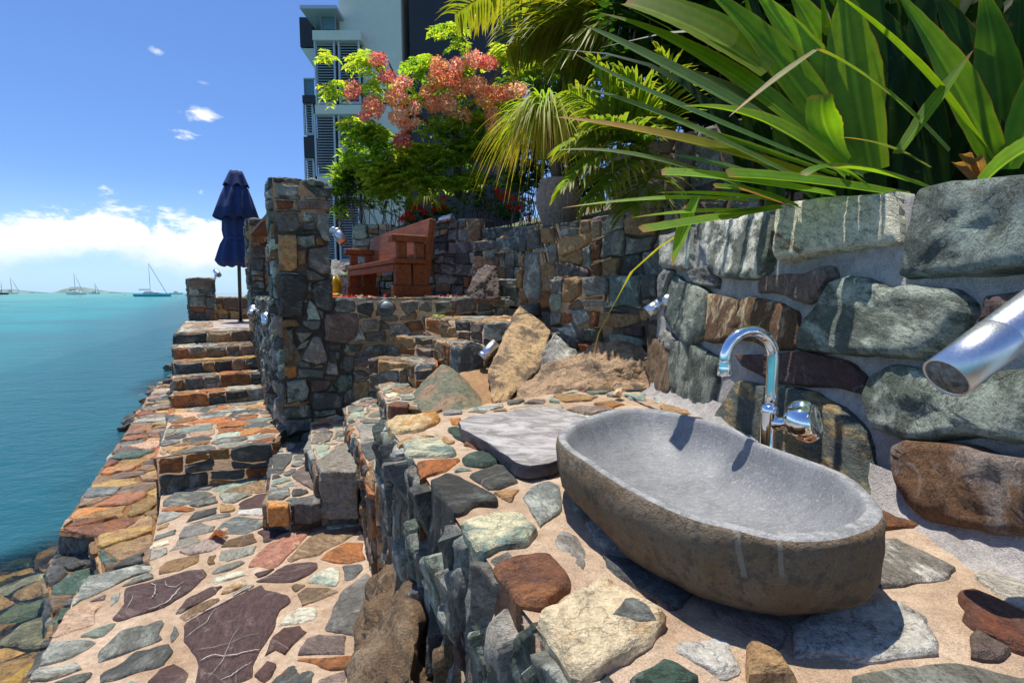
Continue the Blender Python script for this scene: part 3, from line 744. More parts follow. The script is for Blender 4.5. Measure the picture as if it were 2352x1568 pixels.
# ================================================================== left-hand stair down to the landing
pL, pR = -.43, .56
rgs = random.Random(17)
def block(mb, poly_pq, z0, z1, rng, mixtop, mixside, size=.2, sides=None, hh=.008, gap=.012, faces=True, sideh=.02, sidesize=None, bed=.03, hands=(), fr=None, deep=.03):
    """a masonry block with a paved top; poly in world x,y (ccw)"""
    P = [Vector((p[0], p[1], 0)) for p in poly_pq]
    if area([(p.x, p.y) for p in P]) < 0: P = P[::-1]
    f_ = fr or flat(z1, PSI); b_ = [f_.uv(p + ZUP * z1) for p in P]
    if area(b_) < 0: b_ = b_[::-1]
    masonry(mb, f_, b_, size, rng, hands, style='v', asp=1.3, mix=mixtop, gap=gap, h=hh, bev=.012, amp=.007, depth=.012, jit=.1, tilt=.012, bed=bed, bed_amp=.005, rr=1)
    mb.prism([(p.x, p.y) for p in P], z0, z1 - .006, 1)
    if faces:
        n = len(P)
        for i in range(n):
            a, b = P[i], P[(i + 1) % n]; L = (b - a).length
            if L < .08: continue
            nn = (b - a).cross(ZUP).normalized(); mid = (a + b) / 2 + ZUP * (z0 + z1) / 2
            if nn.dot(-mid) < -.12 * mid.length: continue
            f2 = Frame(Vector((a.x, a.y, z0)), b - a, ZUP)
            masonry(mb, f2, [(0, 0), (L, 0), (L, z1 - z0), (0, z1 - z0)], sidesize or (z1 - z0) * 1.0, rng, style='rubble', asp=2.1, mix=mixside, gap=.005, h=sideh, bev=.016, amp=.010, depth=deep, jit=.05, tilt=.06, hvar=.6)
stair = empty('stone_staircase', pq(.05, 6.6, -1.31))
tag(stair, 'straight flight of stone steps climbing beside the sea to the umbrella terrace', 'staircase')
edges_q = [8.2, 7.72, 7.37, 7.06, 6.76]; zs = [-.56, -.71, -.86, -1.01, -1.16]
loc0 = pq(.05, 6.6, -1.31)
for i in range(5):
    q0 = edges_q[i]; q1 = 8.6 if i == 0 else edges_q[i - 1] + .02
    m_ = MB(); block(m_, [pq(pL, q0), pq(pR, q0), pq(pR, q1), pq(pL, q1)], zs[i] - .152, zs[i], rgs, MIX_PAVE if i < 2 else MIX_WARM, MIX_RISER, .17, sidesize=.145)
    o = part(m_, 'step', [M_STONE, M_SAND], stair)
    # solid core below
m_ = MB()
m_.prism([pq(pL + .02, 6.8)[:2], pq(pR, 6.8)[:2], pq(pR, 8.6)[:2], pq(pL + .02, 8.6)[:2]], -2.6, -1.17, 1)
f2 = Frame(pq(pL + .02, 8.6, -2.3), -D_, ZUP); masonry(m_, f2, [(0, 0), (1.9, 0), (1.9, 1.0), (0, 1.0)], .25, rgs, mix=MIX_RISER, amp=.015)
o = part(m_, 'side_wall', [M_STONE, M_SAND], stair)
m_ = MB(); block(m_, [pq(pL, 4.8), pq(.40, 4.77), pq(.56, 5.2), pq(pR, 6.76), pq(pL, 6.76)], -2.5, -1.31, rgs, [('rust', 3), ('tan', 3), ('pinktan', 2), ('slate', 3), ('pale', 1), ('orange', 1.2), ('slatedark', 1.5)], [('rust', 3), ('brown', 3), ('slatedark', 4), ('orange', 1)], .2, sidesize=.2)
tag(m_.build('landing', [M_STONE, M_SAND]), kind='structure')
# upper terrace with the umbrella
m_ = MB(); block(m_, [pq(pL, 8.6), pq(.62, 8.6), pq(1.3, 9.2), pq(1.3, 11.9), pq(pL, 12.0)], -2.5, -.563, rgs, [('pale', 2), ('white', 1.5), ('tan', 2), ('slate', 2), ('pinktan', 2)], MIX_RISER, .22, sidesize=.3, faces=True, bed=.06)
tag(m_.build('terrace', [M_STONE, M_SAND]), kind='structure')
m_ = MB(); fq = flat(-.552, PSI); grid_fill(m_, fq, [(.02, 9.0), (.7, 9.0), (1.2, 9.3), (1.2, 11.4), (.02, 11.4)], .08, .004, 5, 0)
tag(m_.build('terrace_paving', [simple('exposed_aggregate', (.36, .29, .26), .9, var=.25, nscale=60, bump=.3)]), kind='structure')

# ================================================================== walls, pillars, deck
def wallbox(mb, a, b, z0, z1, thick, rng, size, mix, faces='fl', hands=(), mort=1, asp=1.35, h=.03, amp=.009, sliver_end=False, topstones=True, gap=.007):
    """straight wall: a->b is the visible face (its normal to the right of a->b seen from above is outward)"""
    a = Vector((a[0], a[1], 0)); b = Vector((b[0], b[1], 0)); u = (b - a).normalized(); nn = u.cross(ZUP).normalized(); L = (b - a).length
    P = [a, b, b - nn * thick, a - nn * thick]
    mb.prism([(p.x, p.y) for p in P], z0, z1 - .01, mort)
    f_ = Frame(Vector((a.x, a.y, z0)), u, ZUP)
    hs = [([f_.px(*q) for q in poly], k, kw) for poly, k, kw in hands]
    masonry(mb, f_, [(0, 0), (L, 0), (L, z1 - z0), (0, z1 - z0)], size, rng, hs, mix=mix, asp=asp, h=h, amp=amp, gap=gap)
    for side, (s0, s1) in (('l', (P[3], a)), ('r', (b, P[2])), ('b', (P[2], P[3]))):
        if side in faces:
            f3 = Frame(Vector((s0.x, s0.y, z0)), s1 - s0, ZUP); L3 = (s1 - s0).length
            masonry(mb, f3, [(0, 0), (L3, 0), (L3, z1 - z0), (0, z1 - z0)], size, rng, mix=mix, asp=asp, h=h, amp=amp, gap=gap)
    if topstones:
        ft = Frame(Vector((a.x, a.y, z1 - .012)), u, -nn)
        masonry(mb, ft, [(0, 0), (L, 0), (L, thick), (0, thick)], size * .9, rng, style='v', mix=mix, asp=1.2, h=.02, amp=amp, bev=.03, gap=gap)
MATS_D = [M_STONE, M_DARKMORT]
rgw = random.Random(23)
qF = 5.2
corner = pq(.55, qF); 
# pillar: continuous with the wall below, one thing
hW = []
def HW(zone, pts, kind, **kw): hW.append((zone(*pts), kind, kw))
for pts, k in [([(425,90),(690,100),(700,200),(660,400),(650,520),(430,530),(415,300)],'slatedark'),([(760,180),(940,120),(970,200),(975,440),(930,470),(800,420),(760,280)],'slatedark'),
 ([(705,450),(730,350),(790,400),(845,545),(840,560),(705,560)],'pale'),([(890,490),(1230,485),(1240,640),(1190,760),(1120,800),(890,770)],'brownpurple'),([(430,560),(520,550),(600,560),(620,620),(450,640)],'tan'),
 ([(650,570),(850,565),(830,650),(760,660),(680,620)],'slate'),([(440,640),(550,660),(565,980),(450,1000)],'rustgreen'),([(590,690),(760,685),(640,800)],'slate'),([(640,970),(740,780),(790,720),(850,740),(920,960),(900,1000),(800,1025)],'grey'),
 ([(450,1030),(600,1040),(590,1150),(520,1170),(460,1130)],'orange'),([(610,1060),(890,1080),(860,1160),(610,1165)],'slate'),([(490,1190),(690,1175),(725,1290),(700,1400),(500,1430)],'slategreen'),([(740,1180),(960,1190),(900,1290),(760,1310)],'brownpurple'),
 ([(985,1230),(1060,1130),(1180,1130),(1180,1260),(1030,1320)],'green'),([(745,1460),(780,1320),(1000,1310),(1080,1370),(1060,1470),(800,1500)],'slatedark'),([(1225,390),(1390,360),(1405,450),(1370,530),(1240,480)],'slatedark'),
 ([(1440,365),(1610,365),(1640,440),(1600,500),(1430,510)],'rustbrown'),([(1680,370),(1880,355),(1860,440),(1740,500),(1700,450)],'slate'),([(1900,365),(2010,370),(2010,470),(1880,460)],'slate'),([(2040,370),(2200,355),(2220,450),(2060,480)],'slategreen'),
 ([(1285,560),(1450,550),(1440,640),(1340,660),(1290,620)],'grey'),([(1550,610),(1690,600),(1680,680),(1600,700)],'slate'),([(1720,590),(1900,560),(1920,660),(1800,680)],'rustbrown'),([(1300,690),(1530,670),(1530,790),(1330,780)],'slatedark'),
 ([(920,815),(1070,805),(1060,870),(940,870)],'slatedark'),([(930,890),(1070,885),(1040,975),(940,960)],'slatedark'),([(1090,870),(1110,810),(1290,805),(1250,890),(1100,895)],'slategreen'),([(1290,880),(1360,825),(1510,815),(1500,870),(1380,900)],'slategreen'),
 ([(905,1100),(930,1000),(1010,1000),(1030,1130),(920,1130)],'grey'),([(1045,1000),(1090,920),(1200,940),(1190,1090),(1120,1115),(1050,1060)],'slatedark'),([(440,1500),(500,1470),(740,1440),(755,1568),(480,1580)],'slategreen')]:
    HW(WZ, pts, k)
deckw = MB()
Pdeck = pq(3.25, qF)
wallbox(deckw, corner, Pdeck, -1.75, -.065, .35, rgw, .20, MIX_WALL, faces='', hands=hW, h=.035, amp=.011, topstones=False)
# narrow side facing the sea: thin slivers set on edge
fs_ = Frame(pq(.55, 8.05, -1.6), -D_, ZUP)
masonry(deckw, fs_, [(0, 0), (2.87, 0), (2.87, 1.55), (0, 1.55)], .105, rgw, mix=MIX_SLIVER, asp=.36, h=.04, amp=.02, gap=.006, tilt=.15, hvar=.7)
deckw.prism([pq(.56, qF + .02)[:2], pq(.9, qF + .02)[:2], pq(.9, 8.05)[:2], pq(.56, 8.05)[:2]], -1.75, -.075, 1)
fc = flat(-.062, PSI)
masonry(deckw, fc, [(.56, qF), (3.25, qF), (3.25, qF + .17), (.56, qF + .17)], .2, rgw, style='v', mix=MIX_GARDEN, h=.012, amp=.006, rr=1)
masonry(deckw, fc, [(.55, qF + .5), (.9, qF + .5), (.9, 8.05), (.55, 8.05)], .2, rgw, style='v', mix=MIX_GARDEN, h=.012, amp=.006, rr=1)
tag(deckw.build('retaining_wall', MATS_D), 'dark stone retaining wall holding up the bench deck, thin slate edge towards the sea', 'wall')
M_DECK = simple('rusty_deck_paving', (.24, .085, .045), .75, var=.35, nscale=7, bump=.4)
m_ = MB(); m_.prism([pq(.9, qF + .17)[:2], pq(4.2, qF + .17)[:2], pq(4.2, 9.3)[:2], pq(.9, 9.3)[:2]], -.4, -.068, 0)
tag(m_.build('deck', M_DECK), kind='structure')
hP = []
for pts, k in [([(225,150),(380,170),(380,230),(240,235)],'slate'),([(430,175),(600,180),(590,250),(500,240)],'slategreen'),([(235,268),(350,270),(345,320),(240,325)],'rust'),([(245,350),(380,350),(395,440),(350,470),(250,470)],'slate'),
 ([(370,270),(585,265),(590,335),(380,320)],'brownpurple'),([(250,490),(365,490),(370,700),(330,730),(255,720)],'tan'),([(375,500),(480,490),(490,560),(430,580),(380,550)],'slategreen'),([(375,590),(430,590),(430,680),(380,690)],'tan'),
 ([(450,580),(590,560),(595,740),(530,750),(450,700)],'grey'),([(500,350),(588,350),(588,540),(540,520),(500,440)],'slate'),([(400,410),(490,410),(480,460),(410,460)],'slatedark')]:
    hP.append((BZ(*pts), k, {}))
mp = MB()
wallbox(mp, pq(.545, qF - .012), pq(1.01, qF - .012), -.06, 1.06, .46, rgw, .16, MIX_WALL, faces='lr', hands=hP + [h_ for h_ in hW[:2]], h=.032, amp=.010)
tag(mp.build('stone_pillar', MATS_D), 'tall dark stone pillar at the front corner of the bench deck', 'pillar')
mp = MB(); wallbox(mp, pq(.50, 7.85), pq(1.0, 7.85), -.55, 1.02, .5, rgw, .17, MIX_WALL, faces='lr', amp=.010)
tag(mp.build('stone_pillar', MATS_D), 'stone pillar behind the front pillar, half hidden, with a slanting board against its top', 'pillar')
mp = MB(); wallbox(mp, pq(-.36, 11.8), pq(.06, 11.8), -.57, .28, .42, rgw, .19, MIX_WALL, faces='lr', amp=.010)
tag(mp.build('stone_pillar', MATS_D), 'short square stone pillar at the far seaward corner of the umbrella terrace', 'pillar')
mp = MB(); wallbox(mp, pq(.06, 11.95), pq(1.5, 11.95), -.57, -.10, .3, rgw, .22, [('brown', 3), ('tan', 2), ('brownpurple', 2), ('slate', 2), ('rust', 1)], faces='r', amp=.010)
tag(mp.build('low_wall', MATS_D), 'low brown stone wall closing the far side of the umbrella terrace', 'wall')
# slanting board between the pillars
M_BOARD = simple('weathered_timber', (.19, .09, .05), .7, var=.3, nscale=12, bump=.3)
mb = MB(); A_ = aty(596, 538, 6.9); B_ = aty(640, 492, 6.0); dv = (B_ - A_); rot = dv.to_track_quat('X', 'Z').to_matrix()
mb.box((A_ + B_) / 2, (dv.length + .05, .24, .035), rot, 0, .006)
tag(mb.build('board', M_BOARD), 'reddish timber board leaning between the two tall pillars', 'board')
# stone at the foot of the pillar corner
# ================================================================== boulders
from mathutils.bvhtree import BVHTree
def rock(pts, name, kind, rng, label=None, step=.05, amp=.03, freq=5.0, group=None, mats=None, ridged=.7, smooth=True, subset=None):
    bm = bmesh.new()
    for p in pts: bm.verts.new(p)
    r_ = bmesh.ops.convex_hull(bm, input=bm.verts[:])
    bmesh.ops.delete(bm, geom=[g for g in r_['geom_interior'] if isinstance(g, bmesh.types.BMVert)], context='VERTS')
    bm.normal_update(); tree_ = BVHTree.FromBMesh(bm); ctr = sum((v.co for v in bm.verts), Vector()) / len(bm.verts)
    ext = Vector([max(abs(v.co[k] - ctr[k]) for v in bm.verts) + 1e-3 for k in range(3)])
    bm.free(); bm = bmesh.new(); bmesh.ops.create_icosphere(bm, subdivisions=6 if max(ext) / step > 8 else 4, radius=1.0)
    for v in bm.verts:
        d_ = Vector((v.co.x * ext.x, v.co.y * ext.y, v.co.z * ext.z)).normalized(); hit = tree_.ray_cast(ctr + d_ * 20, -d_)
        v.co = hit[0] if hit[0] is not None else ctr + d_ * .05
    for _ in range(2): bmesh.ops.smooth_vert(bm, verts=bm.verts[:], factor=.5, use_axis_x=True, use_axis_y=True, use_axis_z=True)
    bm.normal_update(); sd = rng.random() * 50
    mv = []
    for v in bm.verts:
        p = v.co
        n = noise.fractal(p * freq + Vector((sd, sd, 0)), .8, 2.1, 5) + ridged * (abs(noise.noise(p * freq * .7 + Vector((0, sd, sd)))) * 2 - .6)
        mv.append(v.co + v.normal * n * amp)
    for v, c in zip(bm.verts, mv): v.co = c
    bmesh.ops.recalc_face_normals(bm, faces=bm.faces[:])
    ctr = Vector(pts[0]); 
    bm.verts.index_update()
    A, B = colour(kind, rng); m_ = MB(); m_.add([v.co for v in bm.verts], [tuple(v.index for v in f.verts) for f in bm.faces], 0, A, B); bm.free()
    o = m_.build(name, mats or [M_ROCK], smooth=smooth, sharp=24)
    if label: tag(o, label, 'rock' if 'rock' in name else 'boulder', group)
    return o
def rockpx(spec, back=.35, **k):
    """spec: (u, v, depth Y); the far side is the same outline pushed back"""
    pts = []
    for u, v, y in spec:
        p = aty(u, v, y); pts.append(p)
    cx = sum(pts, Vector()) / len(pts)
    extra = [cx + (p - cx) * .8 + Vector((0, back, -.05)) for p in pts]
    return pts + extra
rgb_ = random.Random(41)
Z = lambda zone, pts: [zone((x, y))[0] for x, y in pts]
def zz(zone, *pts): return [(*zone((x, y))[0], Y) for x, y, Y in pts]
rock(rockpx(zz(MZ, (485, 930, 3.6), (560, 860, 3.65), (700, 710, 3.75), (780, 760, 3.6), (890, 850, 3.6), (990, 980, 3.4), (1005, 1020, 3.2), (960, 1085, 3.0), (700, 1110, 3.0), (560, 1110, 3.1), (830, 960, 3.15))), 'boulder', 'boulderbrown', rgb_, 'pointed grey brown boulder with greenish flank beside the lower garden steps', amp=.013, step=.03, ridged=.3, freq=8)
rock(rockpx([(u, v, 3.6 + (928 - v) / 234 * 1.15) for u, v in Z(MZ, [(1040, 740), (1150, 560), (1240, 410), (1270, 260), (1330, 370), (1420, 420), (1510, 470), (1440, 640), (1420, 760), (1280, 890), (1180, 1010), (1060, 1020), (1040, 900)])], .5), 'boulder', 'tanstreak', rgb_, 'smooth sloping tan rock face running down below the garden wall', amp=.018, step=.035, ridged=.6, freq=6)
rock(rockpx(zz(MZ, (1180, 1010, 3.0), (1260, 900, 3.15), (1420, 760, 3.4), (1560, 690, 3.45), (1720, 650, 3.5), (1860, 590, 3.5), (2000, 565, 3.5), (2120, 590, 3.45), (2260, 630, 3.4), (2260, 930, 3.0), (1800, 940, 3.0), (1500, 980, 2.95), (1700, 800, 3.1), (2050, 740, 3.15))), 'boulder', 'boulderdark', rgb_, 'broad rough brown boulder lying along the back of the stone counter', amp=.04, step=.035, freq=6)
rock(rockpx(zz(MZ, (1420, 760, 3.85), (1440, 620, 3.95), (1530, 470, 4.1), (1590, 540, 4.05), (1620, 600, 4.0), (1720, 660, 3.9), (1560, 710, 3.8)), .3), 'boulder', 'grey', rgb_, 'jagged pale grey rock between the sloping rock and the garden wall foot', amp=.025, step=.035)
rock(rockpx(zz(MZ, (890, 240, 5.8), (920, 100, 5.85), (950, 10, 5.95), (1030, -5, 6.0), (1090, 0, 6.0), (1120, 60, 5.95), (1130, 110, 5.9), (1110, 240, 5.75), (1000, 245, 5.7), (1010, 100, 5.75)), .4), 'boulder', 'brownpurple', rgb_, 'squat mauve brown boulder on the deck edge between bench and steps', amp=.03, step=.045)
# boulder below the counter
rock([aty(*p) for p in [(x, y, Y) for (x, y), Y in zip(Z(P2, [(1995, 505), (2080, 690), (2170, 900), (2230, 1150), (2260, 1568), (1710, 1600), (1690, 1420), (1745, 1250), (1800, 950), (1890, 700)]), (2.0, 1.75, 1.5, 1.35, 1.2, 1.3, 1.55, 1.75, 2.05, 2.15))]] + [Vector((-.1, 2.0, -1.62)), Vector((-.35, 1.9, -1.0)), Vector((.05, 1.1, -1.65)), aty(920, 1420, 1.42)], 'boulder', 'brown', rgb_, 'big lichen streaked brown boulder under the seaward face of the stone counter', amp=.035, step=.04, freq=7)
# ================================================================== garden steps climbing to the deck
gst = empty('garden_staircase', tuple(atz(800, 1000, -1.6)))
tag(gst, 'irregular stone steps winding up from the pavement to the bench deck', 'staircase')
rgg = random.Random(53)
def ppoly(pts, z): return [tuple(atz(u, v, z)[:2]) for u, v in pts]
def gstep(pts, z, z0, mixt, mixs, size=.17, hands=(), label=None, **k):
    m_ = MB(); f_ = flat(z, PSI); hs = [(f_.pxs(zn(*p)), kd, dict(h=.014, **kw)) for zn, p, kd, kw in hands]
    block(m_, ppoly(pts, z), z0, z, rgg, mixt, mixs, size, hands=hs, **k)
    return part(m_, 'step', [M_STONE, M_SAND], gst, label=label)
TOPM = [('slate', 4), ('slatedark', 3), ('pale', 2), ('tan', 1.2), ('mauve', .8), ('lgrey', 1)]
SIDE = [('brown', 3), ('tan', 2.5), ('brownpurple', 2), ('rust', 2), ('slatedark', 2), ('slate', 1.5)]
gstep([(612, 1155), (663, 1157), (740, 1142), (792, 1136), (812, 1120), (760, 1060), (715, 1015), (631, 1017), (619, 1120)], -1.42, -1.75, TOPM, [('slatedark', 3), ('orange', 1), ('brown', 1)], .15, sidesize=.19,
      hands=[(AZ, [(265, 1000), (480, 1005), (470, 1060), (270, 1070)], 'orange', dict(depth=.12)), (AZ, [(590, 960), (780, 920), (820, 1000), (700, 1040), (540, 1040)], 'grey', dict(depth=.12)), (AZ, [(265, 985), (300, 860), (480, 860), (495, 930), (430, 975)], 'slate', {}),
             (AZ, [(510, 750), (560, 690), (710, 580), (805, 885), (700, 880), (580, 810)], 'mauve', {}), (AZ, [(325, 540), (520, 535), (490, 620), (430, 690), (330, 690)], 'slatedark', {}), (AZ, [(510, 945), (520, 880), (660, 885), (680, 910), (590, 940)], 'slatedark', {}), (AZ, [(330, 430), (440, 430), (430, 510), (330, 520)], 'slate', {})])
gstep([(713, 972), (715, 1029), (726, 1052), (735, 1085), (760, 1082), (826, 1080), (822, 1010), (800, 985), (797, 955), (760, 955)], -1.23, -1.7, TOPM, [('slate', 3), ('grey', 2), ('brown', 2)], .15,
      hands=[(AZ, [(700, 430), (720, 340), (910, 330), (880, 400), (780, 440)], 'grey', {}), (AZ, [(730, 450), (880, 445), (860, 500), (750, 520)], 'pale', {})])
gstep([(795, 933), (797, 973), (814, 1001), (826, 1018), (842, 1063), (862, 1106), (896, 1103), (893, 1050), (889, 985), (893, 945), (872, 912), (830, 915)], -1.05, -1.75, TOPM, SIDE, .15, sidesize=.14,
      hands=[(AZ, [(1135, 250), (1420, 240), (1430, 370), (1180, 405)], 'lgrey', {}), (AZ, [(1170, 420), (1450, 395), (1450, 560), (1260, 605)], 'slatedark', {}), (AZ, [(1240, 660), (1280, 600), (1450, 565), (1450, 770), (1320, 790)], 'tan', dict(depth=.15)), (AZ, [(1050, 130), (1060, 60), (1220, 70), (1210, 110)], 'slate', {}), (AZ, [(1060, 180), (1090, 130), (1270, 115), (1220, 180)], 'pale', {})])
gstep([(869, 882), (877, 903), (888, 927), (941, 931), (976, 935), (1000, 925), (985, 885), (958, 878), (912, 876)], -.87, -1.3, TOPM, SIDE, .13, sidesize=.17,
      hands=[(WZ, [(1570, 1440), (1650, 1425), (1785, 1450), (1760, 1480), (1580, 1480)], 'redbrown', dict(depth=.1)), (WZ, [(1520, 1350), (1600, 1335), (1695, 1350), (1560, 1385)], 'whiteb', {})])
gstep([(810, 821), (848, 823), (941, 831), (952, 838), (1000, 836), (1006, 818), (921, 811), (842, 810)], -.66, -1.2, [('tan', 3), ('mauve', 2), ('slate', 2)], SIDE, .2, sidesize=.19)
gstep([(885, 773), (997, 777), (1034, 791), (1060, 795), (1113, 792), (1115, 778), (1093, 774), (1015, 760), (930, 758)], -.46, -1.0, [('tan', 3), ('slate', 3), ('pinktan', 1)], SIDE, .2, sidesize=.19)
gstep([(977, 730), (1082, 737), (1109, 742), (1184, 741), (1215, 733), (1140, 722), (1062, 720)], -.27, -.8, [('tan', 3), ('slate', 2), ('pinktan', 2)], SIDE, .2, sidesize=.19)
# flat topped block of grey stone standing on the lower steps
top = [Vector(atz(*AZ((x, y))[0], -1.19)) for x, y in [(745, 565), (1090, 388), (1150, 500), (1158, 650), (1150, 695), (780, 690)]]
rock(top + [p + Vector((0, 0, -.33)) + (p - top[0]) * .0 for p in top] + [Vector(atz(*AZ((820, 880))[0], -1.5)), Vector(atz(*AZ((1160, 1080))[0], -1.62))], 'boulder', 'blockgrey', rgb_, 'flat topped grey boulder with broken brown front set into the garden steps', amp=.017, step=.03, freq=7)
rock([aty(*p) for p in [(612, 965, 5.05), (640, 955, 5.0), (648, 1000, 4.9), (648, 1042, 4.75), (628, 1046, 4.75), (612, 1010, 4.9)]] + [pq(.62, 5.3, -1.25), pq(.62, 5.3, -1.6)], 'boulder', 'slatedark', rgb_, 'upright dark boulder at the corner between landing and pillar foot', amp=.015, step=.035)
# soil and sand between the boulders
m_ = MB(); f_ = flat(0); 
vs = []; n = 30
for i in range(n + 1):
    for j in range(n + 1):
        x = -.9 + 3.4 * i / n; y = 2.3 + 3.6 * j / n
        vs.append((x, y, -1.0 + .19 * (y - 2.6) + .10 * max(0, x - .2) + .03 * noise.fractal(Vector((x * 5, y * 5, 0)), .9, 2, 4)))
m_.add(vs, [(i * (n + 1) + j, (i + 1) * (n + 1) + j, (i + 1) * (n + 1) + j + 1, i * (n + 1) + j + 1) for i in range(n) for j in range(n) if not (-.9 + 3.4 * i / n < -.15 and 2.3 + 3.6 * j / n < 3.1) and -.9 + 3.4 * i / n > -.45])
tag(m_.build('ground', [mortar_material('sandy_soil', (.36, .22, .11), (.27, .16, .08))]), kind='structure')
# ================================================================== garden walls
rgh = random.Random(67)
mh = MB(); hh = []
for pts, k in [([(1880, 460), (1965, 455), (1965, 585), (1885, 590)], 'slate'), ([(1875, 610), (1955, 600), (1980, 800), (1960, 920), (1880, 900), (1860, 820)], 'slate'), ([(1970, 450), (2055, 440), (2060, 540), (1980, 545)], 'tan'), ([(1940, 575), (2030, 570), (2030, 605), (1945, 610)], 'slate')]: hh.append((BZ(*pts), k, {}))
wallbox(mh, (.08, 5.15), (1.95, 3.06), -.75, .645, .4, rgh, .2, [('slate', 3), ('slatedark', 3), ('tan', 2), ('brown', 2), ('rust', 1), ('brownpurple', 2)], faces='l', hands=hh, amp=.011, h=.035)
tag(mh.build('garden_wall', MATS_D), 'upper stone garden wall carrying the clay pot and palms', 'wall')
mh = MB(); hh = []
for pts, k in [([(1505, 95), (1590, 90), (1595, 190), (1510, 190)], 'slate'), ([(1605, 85), (1730, 85), (1725, 210), (1650, 270), (1595, 260)], 'tan'), ([(1735, 85), (1920, 75), (1920, 200), (1770, 220)], 'grey'), ([(1945, 70), (2170, 65), (2170, 310), (1940, 290)], 'slategreen'), ([(2180, 60), (2290, 60), (2290, 220), (2190, 235)], 'slatedark'), ([(1870, 345), (2150, 345), (2160, 400), (2140, 425), (1880, 415)], 'tan'), ([(1645, 325), (1790, 325), (1800, 400), (1700, 440)], 'slate'), ([(1800, 320), (1865, 330), (1850, 440), (1790, 440)], 'rust'), ([(2020, 435), (2190, 435), (2200, 520), (2040, 500)], 'purple'), ([(1730, 250), (1910, 250), (1920, 290), (1760, 290)], 'grey')]: hh.append((MZ(*pts), k, {}))
wallbox(mh, (.36, 4.62), (1.5, 3.15), -.8, .125, .35, rgh, .17, MIX_GARDEN, faces='l', hands=hh, amp=.010, h=.03)
tag(mh.build('garden_wall', MATS_D), 'lower stepped garden wall with a straight bright top above the boulders', 'wall')
mh = MB()
for a, b, z1 in [((-2.83, 9.0), (-2.1, 8.95), 1.20), ((-2.1, 8.95), (-1.22, 8.0), 1.15), ((-1.22, 8.0), (-.45, 7.6), 1.10), ((-.45, 7.6), (.35, 7.2), .95)]:
    wallbox(mh, a, b, -.1, z1, .35, rgh, .2, MIX_GARDEN if a[0] > -2.5 else [('tan', 3), ('pale', 2), ('pinktan', 2), ('lgrey', 2), ('orange', .6)], faces='', amp=.010)
tag(mh.build('garden_wall', MATS_D), 'curved stone garden wall behind the bench, holding back the flower bed', 'wall')
mh = MB(); a = aty(1090, 600, 6.7); b = aty(1215, 600, 6.2)
wallbox(mh, aty(1088, 600, 6.75), aty(1140, 600, 6.6), -.1, .67, .4, rgh, .2, MIX_GARDEN, faces='l', amp=.010)
wallbox(mh, aty(1138, 600, 6.62), aty(1225, 600, 6.3), -.1, .72, .4, rgh, .17, MIX_GARDEN, faces='', amp=.010)
wallbox(mh, aty(1140, 600, 6.2), aty(1215, 600, 6.0), -.1, .16, .4, rgh, .17, MIX_GARDEN, faces='l', amp=.010)
tag(mh.build('stone_steps', MATS_D), 'stacked stone steps at the right end of the deck leading into the garden', 'steps')
mh = MB(); wallbox(mh, aty(768, 650, 9.3), aty(824, 650, 9.0), -.1, .31, .4, rgh, .2, [('tan', 3), ('pale', 2), ('grey', 3), ('brown', 1)], faces='', amp=.010)
tag(mh.build('low_wall', MATS_D), 'low sunlit stone wall seen under the far end of the bench', 'wall')
# wall of the upper bed behind the giant leaves
mh = MB(); wallbox(mh, (.95, 4.9), (2.6, 3.3), .3, 1.35, .4, rgh, .26, [('brown', 3), ('mauve', 2), ('tan', 1.5), ('brownpurple', 2), ('slate', 1)], faces='l', amp=.02)
tag(mh.build('garden_wall', MATS_D), 'shaded brown stone wall behind the spiky giant leaves', 'wall')

# ================================================================== stone counter
rgc = random.Random(77); zC = -.6; fr = flat(zC); hands = []
H(CZ, [(138,132),(200,102),(430,85),(450,110),(380,160),(300,190),(190,192),(150,175)], 'creamorange', depth=.14, h=.02)
H(CZ, [(208,240),(300,205),(430,197),(400,220),(280,240),(215,262)], 'cream')
H(CZ, [(240,252),(300,235),(440,235),(540,300),(520,320),(380,330),(270,330)], 'palewhite', depth=.2, h=.02)
H(CZ, [(312,380),(330,345),(555,330),(560,345),(480,400),(330,450)], 'rust', depth=.2)
H(CZ, [(565,330),(600,305),(730,285),(765,350),(680,375),(590,370)], 'green')
H(CZ, [(610,425),(760,365),(800,370),(880,460),(790,490),(710,500),(650,460)], 'slatedark')
H(CZ, [(385,472),(480,430),(560,450),(770,570),(760,595),(640,600),(530,660),(450,560)], 'slatedark', depth=.32, h=.02)
H(CZ, [(545,715),(640,680),(760,655),(900,660),(990,750),(920,820),(800,840),(690,890),(620,800)], 'palewhite', depth=.3, h=.022)
H(CZ, [(905,550),(940,490),(1060,460),(1110,500),(1120,610),(1060,660),(1000,690),(950,640)], 'slate')
H(CZ, [(740,950),(880,900),(1050,880),(1170,1010),(1160,1060),(1010,1160),(880,1150),(790,1030)], 'rustbrown', depth=.28, h=.022)
H(CZ, [(980,1250),(1100,1180),(1310,1040),(1340,1000),(1400,1020),(1420,1060),(1700,1240),(1710,1270),(1600,1380),(1480,1470),(1270,1568),(1180,1568),(1090,1450),(1040,1340)], 'cream', depth=.2, h=.026, amp=.008)
H(CZ, [(1385,1275),(1450,1185),(1520,1185),(1610,1230),(1655,1300),(1560,1310),(1480,1290)], 'slatedark', h=.037, depth=.01, npts=30)
H(CZ, [(1490,1568),(1560,1530),(1680,1460),(1740,1465),(1900,1568),(1700,1640)], 'green')
H(CZ, [(2130,1520),(2140,1405),(2180,1400),(2352,1500),(2420,1600),(2150,1600)], 'tan', h=.03)
H(CZ, [(485,170),(530,155),(620,215),(580,235),(520,210)], 'green')
H(CZ, [(500,110),(560,105),(560,150),(510,140)], 'orange')
H(CZ, [(945,405),(1055,385),(1100,400),(1055,445),(960,420)], 'purple')
